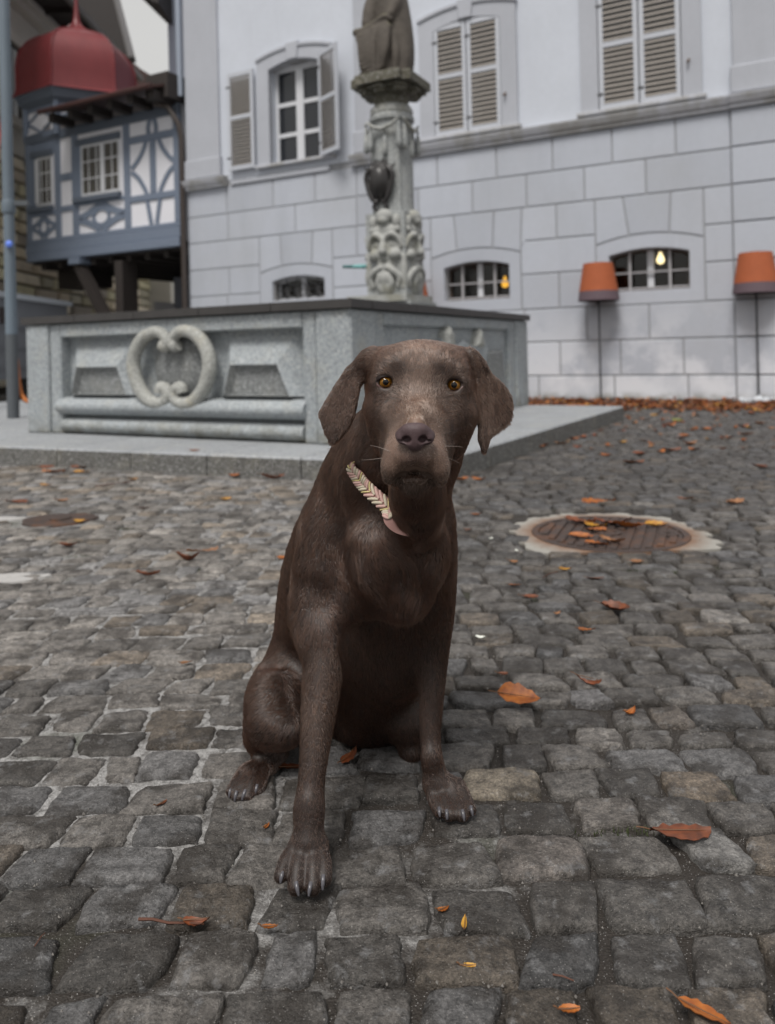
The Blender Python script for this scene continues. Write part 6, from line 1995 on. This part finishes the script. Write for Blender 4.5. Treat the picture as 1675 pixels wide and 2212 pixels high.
# ------------------------------------------------------------------ autumn leaves
def leaf_mat(name, col, dark):
    m = Mat(name, col, .55)
    m.mix(m.ramp(m.noise(55, 4, .6, coord=m.obj), .42, .68), dark)
    m.val(m.noise(220, 3, coord=m.obj), .7, 1.25)
    m.bump(m.noise(150, 3, coord=m.obj), .4, .002)
    return m.done()
LM = dict(orange=leaf_mat('leaf_orange', (.40, .125, .018), (.20, .050, .010)), rust=leaf_mat('leaf_rust', (.20, .055, .018), (.085, .026, .012)),
          yellow=leaf_mat('leaf_yellow', (.50, .27, .035), (.33, .12, .02)), tan=leaf_mat('leaf_tan', (.34, .165, .075), (.20, .085, .035)),
          green=leaf_mat('leaf_green', (.28, .30, .06), (.16, .17, .04)))
STEM = Mat('leaf_stem', (.13, .06, .025), .6).done()
def leaf_mesh(L, W, curl, fold, seed, lobes=0.0, nu=11, nv=7):
    r = np.random.default_rng(seed)
    t = np.linspace(0, 1, nu)
    wid = W / 2 * np.sin(np.pi * t ** .8) ** .75 * (1 + lobes * np.sin(t * 22 + r.uniform(0, 6)))
    wid[-1] = .0005; wid[0] = .0012
    v = np.linspace(-1, 1, nv)
    T, Vv = np.meshgrid(t, v, indexing='ij')
    x = (T - .5) * L
    y = Vv * wid[:, None]
    z = fold * np.abs(y) + curl * (2 * (T - .5)) ** 2 * L * .5 + .05 * L * np.sin(3 * T + r.uniform(0, 6)) * Vv + .02 * L * np.sin(T * 26) * np.abs(Vv)
    y = y * (1 - .45 * fold * np.abs(Vv)) + .08 * L * np.sin(2.4 * T + r.uniform(0, 3))
    z = z - z.min() + .001
    P_ = np.stack([x, y, z], -1).reshape(-1, 3)
    idx = np.arange(nu * nv).reshape(nu, nv)
    f = np.stack([idx[:-1, :-1], idx[1:, :-1], idx[1:, 1:], idx[:-1, 1:]], -1).reshape(-1, 4)
    b = P_.copy(); b[:, 2] -= .0008
    return np.concatenate([P_, b]), np.concatenate([f, f[:, ::-1] + len(P_)]), P_[idx[0, nv // 2]], P_[idx[-1, nv // 2]]
def leaf(pos, z, L, W, rz, kind, label, curl=.25, fold=.25, lobes=.05, group='fallen autumn leaves', seed=None, tilt=0):
    if 'step' in label: L, W = L * .8, W * .8
    vs, fs, root_, tip_ = leaf_mesh(L, W, curl, fold, seed or int(abs(pos[0] * 977 + pos[1] * 131) * 10) + 3, lobes)
    t = empty('fallen_leaf', (pos[0], pos[1], z), rz)
    t.rotation_euler = (tilt, 0, rz)
    if tilt: t.location.z += .018
    tag(t, label, 'leaf', group)
    mesh_np('blade', vs, fs, LM[kind], t)
    MB().tube([root_ + np.array((-.22 * L, .01 * L, .004)), root_ + np.array((-.1 * L, 0, .003)), root_, (root_ + tip_) / 2 + np.array((0, 0, -.0004)), tip_], [.0011, .001, .001, .0008, .0003], 5).build('stem', STEM, t)
Z = .004
LEAVES = [
 ((0.267, 1.681), .092, .060, -.12, 'orange', 'large curled bright orange leaf on the cobbles right of the dog', .16, .35),
 ((0.491, 1.635), .036, .022, .8, 'orange', 'small curled orange leaf right of the large orange leaf', .6, .5),
 ((0.646, 2.273), .085, .055, -.5, 'rust', 'crumpled red brown leaf on the cobbles below the manhole', .35, .6),
 ((0.445, 1.232), .095, .050, .02, 'rust', 'flat rust red leaf sunk in the gap beside a pale stone, lower right', .05, .05),
 ((0.345, 0.895), .060, .030, -.7, 'orange', 'orange leaf tip at the bottom right corner of the paving', .2, .3),
 ((1.025, 3.834), .165, .035, .0, 'orange', 'long narrow orange leaf lying behind the manhole collar', .12, .3),
 ((0.526, 2.12), .045, .020, .1, 'orange', 'thin orange leaf between cobbles beneath the crumpled brown leaf', .2, .3),
 ((0.475, 2.253), .030, .020, .9, 'tan', 'small tan leaf left of the crumpled brown leaf', .4, .4),
 ((0.398, 2.532), .042, .024, .1, 'orange', 'small orange leaf on the row left under the manhole', .2, .3),
 ((0.6, 2.696), .046, .028, .3, 'yellow', 'yellow orange leaf with stalk on the stones before the manhole', .3, .4),
 ((0.435, 2.81), .036, .026, -.3, 'tan', 'tan leaf just left of the manhole front edge', .3, .3),
 ((0.424, 2.412), .052, .022, .0, 'rust', 'dull rust leaf flat on a stone right of the dog chest', .1, .2),
 ((0.673, 2.587), .055, .022, .1, 'rust', 'narrow rust leaf on the stones under the manhole right half', .15, .3),
 ((0.874, 2.778), .050, .020, .1, 'tan', 'narrow tan leaf right beneath the manhole collar', .1, .2),
 ((0.443, 1.782), .060, .014, -.5, 'rust', 'thin twisted rust leaf above the large orange leaf', .5, .6),
 ((0.423, 4.601), .085, .050, .7, 'orange', 'orange leaf close right of the dog neck', .3, .4),
 ((0.52, 4.588), .080, .040, -.1, 'orange', 'second orange leaf right of the dog neck, farther right', .3, .4),
 ((0.398, 3.625), .050, .030, .4, 'orange', 'small orange leaf left of the manhole collar', .3, .3),
 ((0.328, 3.325), .035, .020, .3, 'rust', 'tiny rust leaf beside the dog shoulder on the right', .3, .3),
 ((1.47, 3.875), .075, .030, .1, 'orange', 'orange leaf behind the manhole at its right', .2, .3),
 ((1.604, 5.129), .130, .050, .05, 'orange', 'orange leaf halfway between manhole and house wall', .15, .3),
 ((1.525, 5.48), .080, .045, -.2, 'orange', 'small orange leaf left of the one halfway to the wall', .2, .3),
 ((0.898, 5.638), .100, .060, .2, 'orange', 'orange leaf at the foot of the right step stones', .3, .4),
 ((1.207, 6.068), .130, .075, .5, 'rust', 'rust leaf against the right side of the step', .4, .5),
 ((1.152, 5.992), .110, .070, -.4, 'orange', 'orange leaf against the right side of the step', .4, .5),
 ((-0.864, 2.748), .085, .024, .1, 'rust', 'rolled red brown leaf on the cobbles left of the dog', .35, .8),
 ((-0.771, 2.945), .090, .050, .3, 'rust', 'crumpled rust leaf with upright curl left of the dog', .75, .7),
 ((-0.748, 3.065), .120, .022, .35, 'tan', 'long thin tan leaf behind the crumpled rust leaf', .15, .3),
 ((-1.33, 3.198), .070, .045, .2, 'rust', 'rust leaf on the cobbles below the valve cover', .4, .5),
 ((-1.479, 3.687), .060, .035, .1, 'yellow', 'yellow leaf on the front edge of the valve cover', .3, .3),
 ((-0.883, 4.15), .060, .040, .4, 'yellow', 'yellow leaf alone on the cobbles in front of the basin scroll', .3, .4),
 ((-1.788, 4.221), .075, .040, .1, 'tan', 'tan leaf behind the valve cover', .3, .4),
 ((-2.027, 4.211), .130, .045, .0, 'rust', 'rust leaf at the far left behind the valve cover', .15, .4),
 ((-2.456, 5.538), .170, .055, .0, 'rust', 'rust leaf pressed against the step at the far left', .15, .4),
 ((-2.296, 5.304), .200, .060, .03, 'orange', 'long orange leaf before the step at the far left', .1, .3),
 ((-2.186, 5.474), .160, .055, .0, 'rust', 'rust leaf touching the step right of the long orange leaf', .15, .4),
 ((-2.095, 5.274), .130, .050, .05, 'yellow', 'yellow leaf before the step right of the long orange leaf', .1, .3),
 ((-1.626, 4.906), .075, .045, .1, 'yellow', 'yellow leaf beside a thin brown twig before the step', .2, .3),
 ((-2.105, 4.753), .090, .040, .1, 'yellow', 'ochre leaf between step and valve cover', .2, .3),
 ((-1.502, 5.245), .080, .035, .1, 'rust', 'dark rust leaf at the step front left of the joint', .3, .4),
 ((-1.388, 5.168), .085, .040, .1, 'orange', 'orange leaf at the step front beside the joint', .3, .4),
 ((-0.995, 4.941), .090, .050, .1, 'orange', 'orange leaf at the step front before the right scroll', .4, .4),
 ((-0.727, 4.814), .190, .075, -.15, 'rust', 'big brown leaf leaning on the step front left of the dog', .35, .6),
 ((-1.262, 3.964), .070, .020, .1, 'rust', 'thin rust leaf on the cobbles right of the valve cover', .1, .3),
 ((-0.412, 2.94), .045, .03, .3, 'orange', 'orange leaf partly hidden behind the dog back', .2, .3),
 ((-0.199, 1.449), .060, .030, .1, 'rust', 'rust red leaf in the shade between the dog left legs', .1, .2),
 ((-0.094, 1.487), .060, .022, 1.2, 'rust', 'rust red leaf in the shade under the dog belly', .2, .3),
 ((-0.524, 1.959), .030, .014, .4, 'tan', 'tiny tan leaf on cobbles left of the haunch', .2, .3),
 ((-0.41, 1.346), .022, .010, 1.0, 'rust', 'tiny rust leaf scrap left of the hind paw', .2, .3),
 ((0.059, 1.076), .018, .012, .6, 'orange', 'tiny orange leaf scrap on stones right of the front paw', .3, .3),
 ((0.087, 1.049), .026, .009, 1.4, 'yellow', 'thin yellow leaf scrap in a joint right of the front paw', .2, .3),
 ((-0.177, 1.049), .022, .013, .2, 'orange', 'tiny orange leaf scrap before the front paw', .3, .3),
 ((0.194, 0.907), .026, .013, .1, 'orange', 'small orange scrap on a stone at the bottom right', .2, .3),
 ((0.083, 0.976), .020, .007, .1, 'yellow', 'yellow scrap on a stone at the bottom centre', .1, .2),
 ((0.255, 1.849), .025, .012, .1, 'rust', 'tiny rust scrap above the large orange leaf, left', .2, .3),
 ((-0.217, 1.276), .016, .007, 1.3, 'orange', 'tiny orange scrap touching the left foreleg', .2, .3)]
for pos, L, W, rz, kind, label, curl, fold in LEAVES:
    leaf(pos, Z, L, W, rz, kind, label, curl, fold, .10 if L > .08 else .04, tilt=.62 if label.startswith('large curled') else 0)
for (x, y), L, W, rz, kind, label in (((-1.308, 5.205), .10, .03, .1, 'rust', 'thin rust leaf on top of the step before the scroll'), ((-0.348, 5.031), .12, .03, .0, 'rust', 'rust leaf on top of the step nearest the dog')):
    leaf((x, y), .1385, L, W, rz, kind, label, .15, .3)
# on the manhole plate
ML = [(-.14, -.09, .10, 'orange', 'orange leaf on the left of the manhole plate'), (-.08, .16, .14, 'rust', 'rust leaf on the rear rim of the manhole'),
      (-.03, .10, .10, 'yellow', 'upper yellow leaf left of the manhole centre'), (-.05, .02, .09, 'orange', 'orange leaf nearest the manhole centre'), (.05, .12, .16, 'rust', 'large rust leaf behind the manhole centre'),
      (.10, .06, .13, 'orange', 'orange leaf right of the manhole centre'), (.22, .07, .10, 'yellow', 'yellow leaf on the right half of the manhole'),
      (-.04, -.18, .10, 'tan', 'tan leaf on the front rim of the manhole'), (-.11, -.21, .09, 'orange', 'pale orange leaf overhanging the manhole front'), ]
for x, y, L, kind, label in ML:
    leaf((MAN_R[0] + x, MAN_R[1] + y), .0065, L, L * .5, RNG.uniform(-.6, .8), kind, label, RNG.uniform(.1, .4), RNG.uniform(.2, .6), .1, 'leaves lying on the manhole cover')
# the drift along the wall: uncountable litter
mb = MB()
for i in range(2300):
    s = NPR.uniform(-3.6, .9)
    d = abs(NPR.normal(.75, .5)) + .04
    if NPR.random() < .06: d += NPR.uniform(0, 1.6)
    if d > 1.6 and NPR.random() < .6: continue
    if i % 9 == 0: s, d = NPR.uniform(-3.2, .6), NPR.uniform(1.0, 5.5)
    p = WE * s + WN * (WD - .09 - d)
    if in_step(p[0], p[1]): continue
    L = NPR.uniform(.05, .11)
    vs, fs, _, _ = leaf_mesh(L, L * .55, NPR.uniform(.1, .5), NPR.uniform(.1, .7), i, .06, 6, 3)
    w = NPR.uniform(0, 6.28)
    c_, s_ = math.cos(w), math.sin(w)
    k = len(vs) // 2
    tz = NPR.uniform(.0, .05 * max(0, 1 - d))
    v2 = [(p[0] + x * c_ - y * s_, p[1] + x * s_ + y * c_, z_ + tz + .003) for x, y, z_ in vs[:k]]
    mb.add(v2, [tuple(int(a) for a in f) for f in fs[:len(fs) // 2]], int(NPR.choice([0, 1, 2, 3], p=[.30, .38, .06, .26])))
o = mb.build('leaf_litter', [LM['orange'], LM['rust'], LM['yellow'], LM['tan']], smooth=180)
tag(o, 'drift of rust and orange fallen leaves along the house wall', 'leaves', kind='stuff')
# stray leaves against the right step, scattered over the darker cobbles
STRAY = [((1.543, 6.504), 'orange', 'orange leaf nearest the dog in the scatter along the right step side'), ((1.845, 7.362), 'rust', 'rust leaf touching the step side near its far end'), ((1.363, 6.187), 'tan', 'tan leaf beside the right step side'), ((1.918, 7.051), 'rust', 'rust leaf just off the far right corner of the step'), ((2.027, 6.211), 'tan', 'tan leaf on dark cobbles between step corner and pale slab'),
         ((2.04, 5.638), 'rust', 'rust leaf below the yellow green leaf on dark cobbles'), ((2.695, 6.3), 'rust', 'rust leaf on dark cobbles in front of the right lamp, left one'), ((2.981, 6.514), 'orange', 'orange leaf on dark cobbles in front of the right lamp, right one'), ((2.725, 6.949), 'orange', 'orange leaf right of the yellow green leaf'), ((2.287, 4.82), 'rust', 'rust leaf at the right edge between lamp and manhole'), ((1.657, 3.737), 'tan', 'tan leaf at the right edge level with the manhole rear')]
for k, (p, kind, lab) in enumerate(STRAY):
    leaf(p, Z, .10 + .02 * (k % 3), .055, k * 1.3, kind, lab, .25, .4, .08)
leaf((2.912, 7.86), Z, .12, .10, .4, 'green', 'single yellow green leaf on dark cobbles before the wall drift', .1, .2, .1)

# ------------------------------------------------------------------ twigs, pale scraps
TW = Mat('twig_bark', (.085, .032, .018), .8); TW.val(TW.noise(120, 3), .7, 1.3); TW = TW.done()
def twig(pts, r, label):
    n = len(pts)
    o = MB().tube([(p[0], p[1], .005 + .002 * math.sin(i * 2.1)) for i, p in enumerate(pts)], [r * (1 - .5 * i / n) for i in range(n)], 6).build('twig', TW, smooth=60)
    tag(o, label, 'twig')
twig([(-0.361, 1.071), (-0.341, 1.068), (-0.318, 1.065), (-0.295, 1.062), (-0.268, 1.057)], .0022, 'reddish twig in the joint at the lower left')
leaf((-0.279, 1.062), .003, .035, .018, .2, 'rust', 'small rust leaf hanging on the reddish twig at lower left', .4, .5)
twig([(-1.779, 4.678), (-1.715, 4.733), (-1.641, 4.806), (-1.599, 4.851)], .004, 'thin brown twig in front of the step at left')
twig([(0.568, 2.676), (0.53, 2.646), (0.504, 2.616)], .0018, 'thin dark stalk lying left of the yellow orange leaf')
twig([(-0.484, 1.026), (-0.482, 1.04), (-0.482, 1.052)], .0009, 'fine straw stalk at the lower left corner')
twig([(0.186, 0.96), (0.197, 0.955), (0.21, 0.952)], .0012, 'thin brown stalk on a stone at the bottom right')
PAL = Mat('pale_petal', (.62, .63, .58), .7).done()
for k, (p, L, lab) in enumerate((((0.232, 2.074), .030, 'white torn scrap on the cobbles right of the dog chest'), ((0.4, 3.148), .024, 'white scrap left of the manhole collar'), ((0.471, 2.948), .026, 'white scrap before the manhole collar'))):
    vs, fs, _, _ = leaf_mesh(L, L * .7, .5, .6, 700 + k, .1, 6, 5)
    t = mesh_np('paper_scrap', vs, fs, PAL)
    t.location = (p[0], p[1], .005); t.rotation_euler = (0, 0, k * .9)
    tag(t, lab, 'scrap')
# moss tufts in a few joints
mb = MB()
for px in ((-1.242, 3.25), (-1.237, 3.371), (-1.265, 3.069), (-0.707, 2.84), (0.913, 2.681), (0.873, 2.707), (1.003, 2.668), (-1.215, 3.545), (-1.21, 3.659), (0.365, 1.254)):
    for _ in range(70):
        x, y = px[0] + NPR.normal(0, .035), px[1] + NPR.normal(0, .008)
        h = NPR.uniform(.003, .008); w = .0012
        a = NPR.uniform(0, 6.28)
        mb.add([(x - w * math.cos(a), y - w * math.sin(a), -.008), (x + w * math.cos(a), y + w * math.sin(a), -.008), (x + NPR.normal(0, .002), y + NPR.normal(0, .002), h - .004)], [(0, 1, 2)])
tag(mb.build('moss', Mat('moss_green', (.05, .065, .02), .9).done()), kind='stuff')
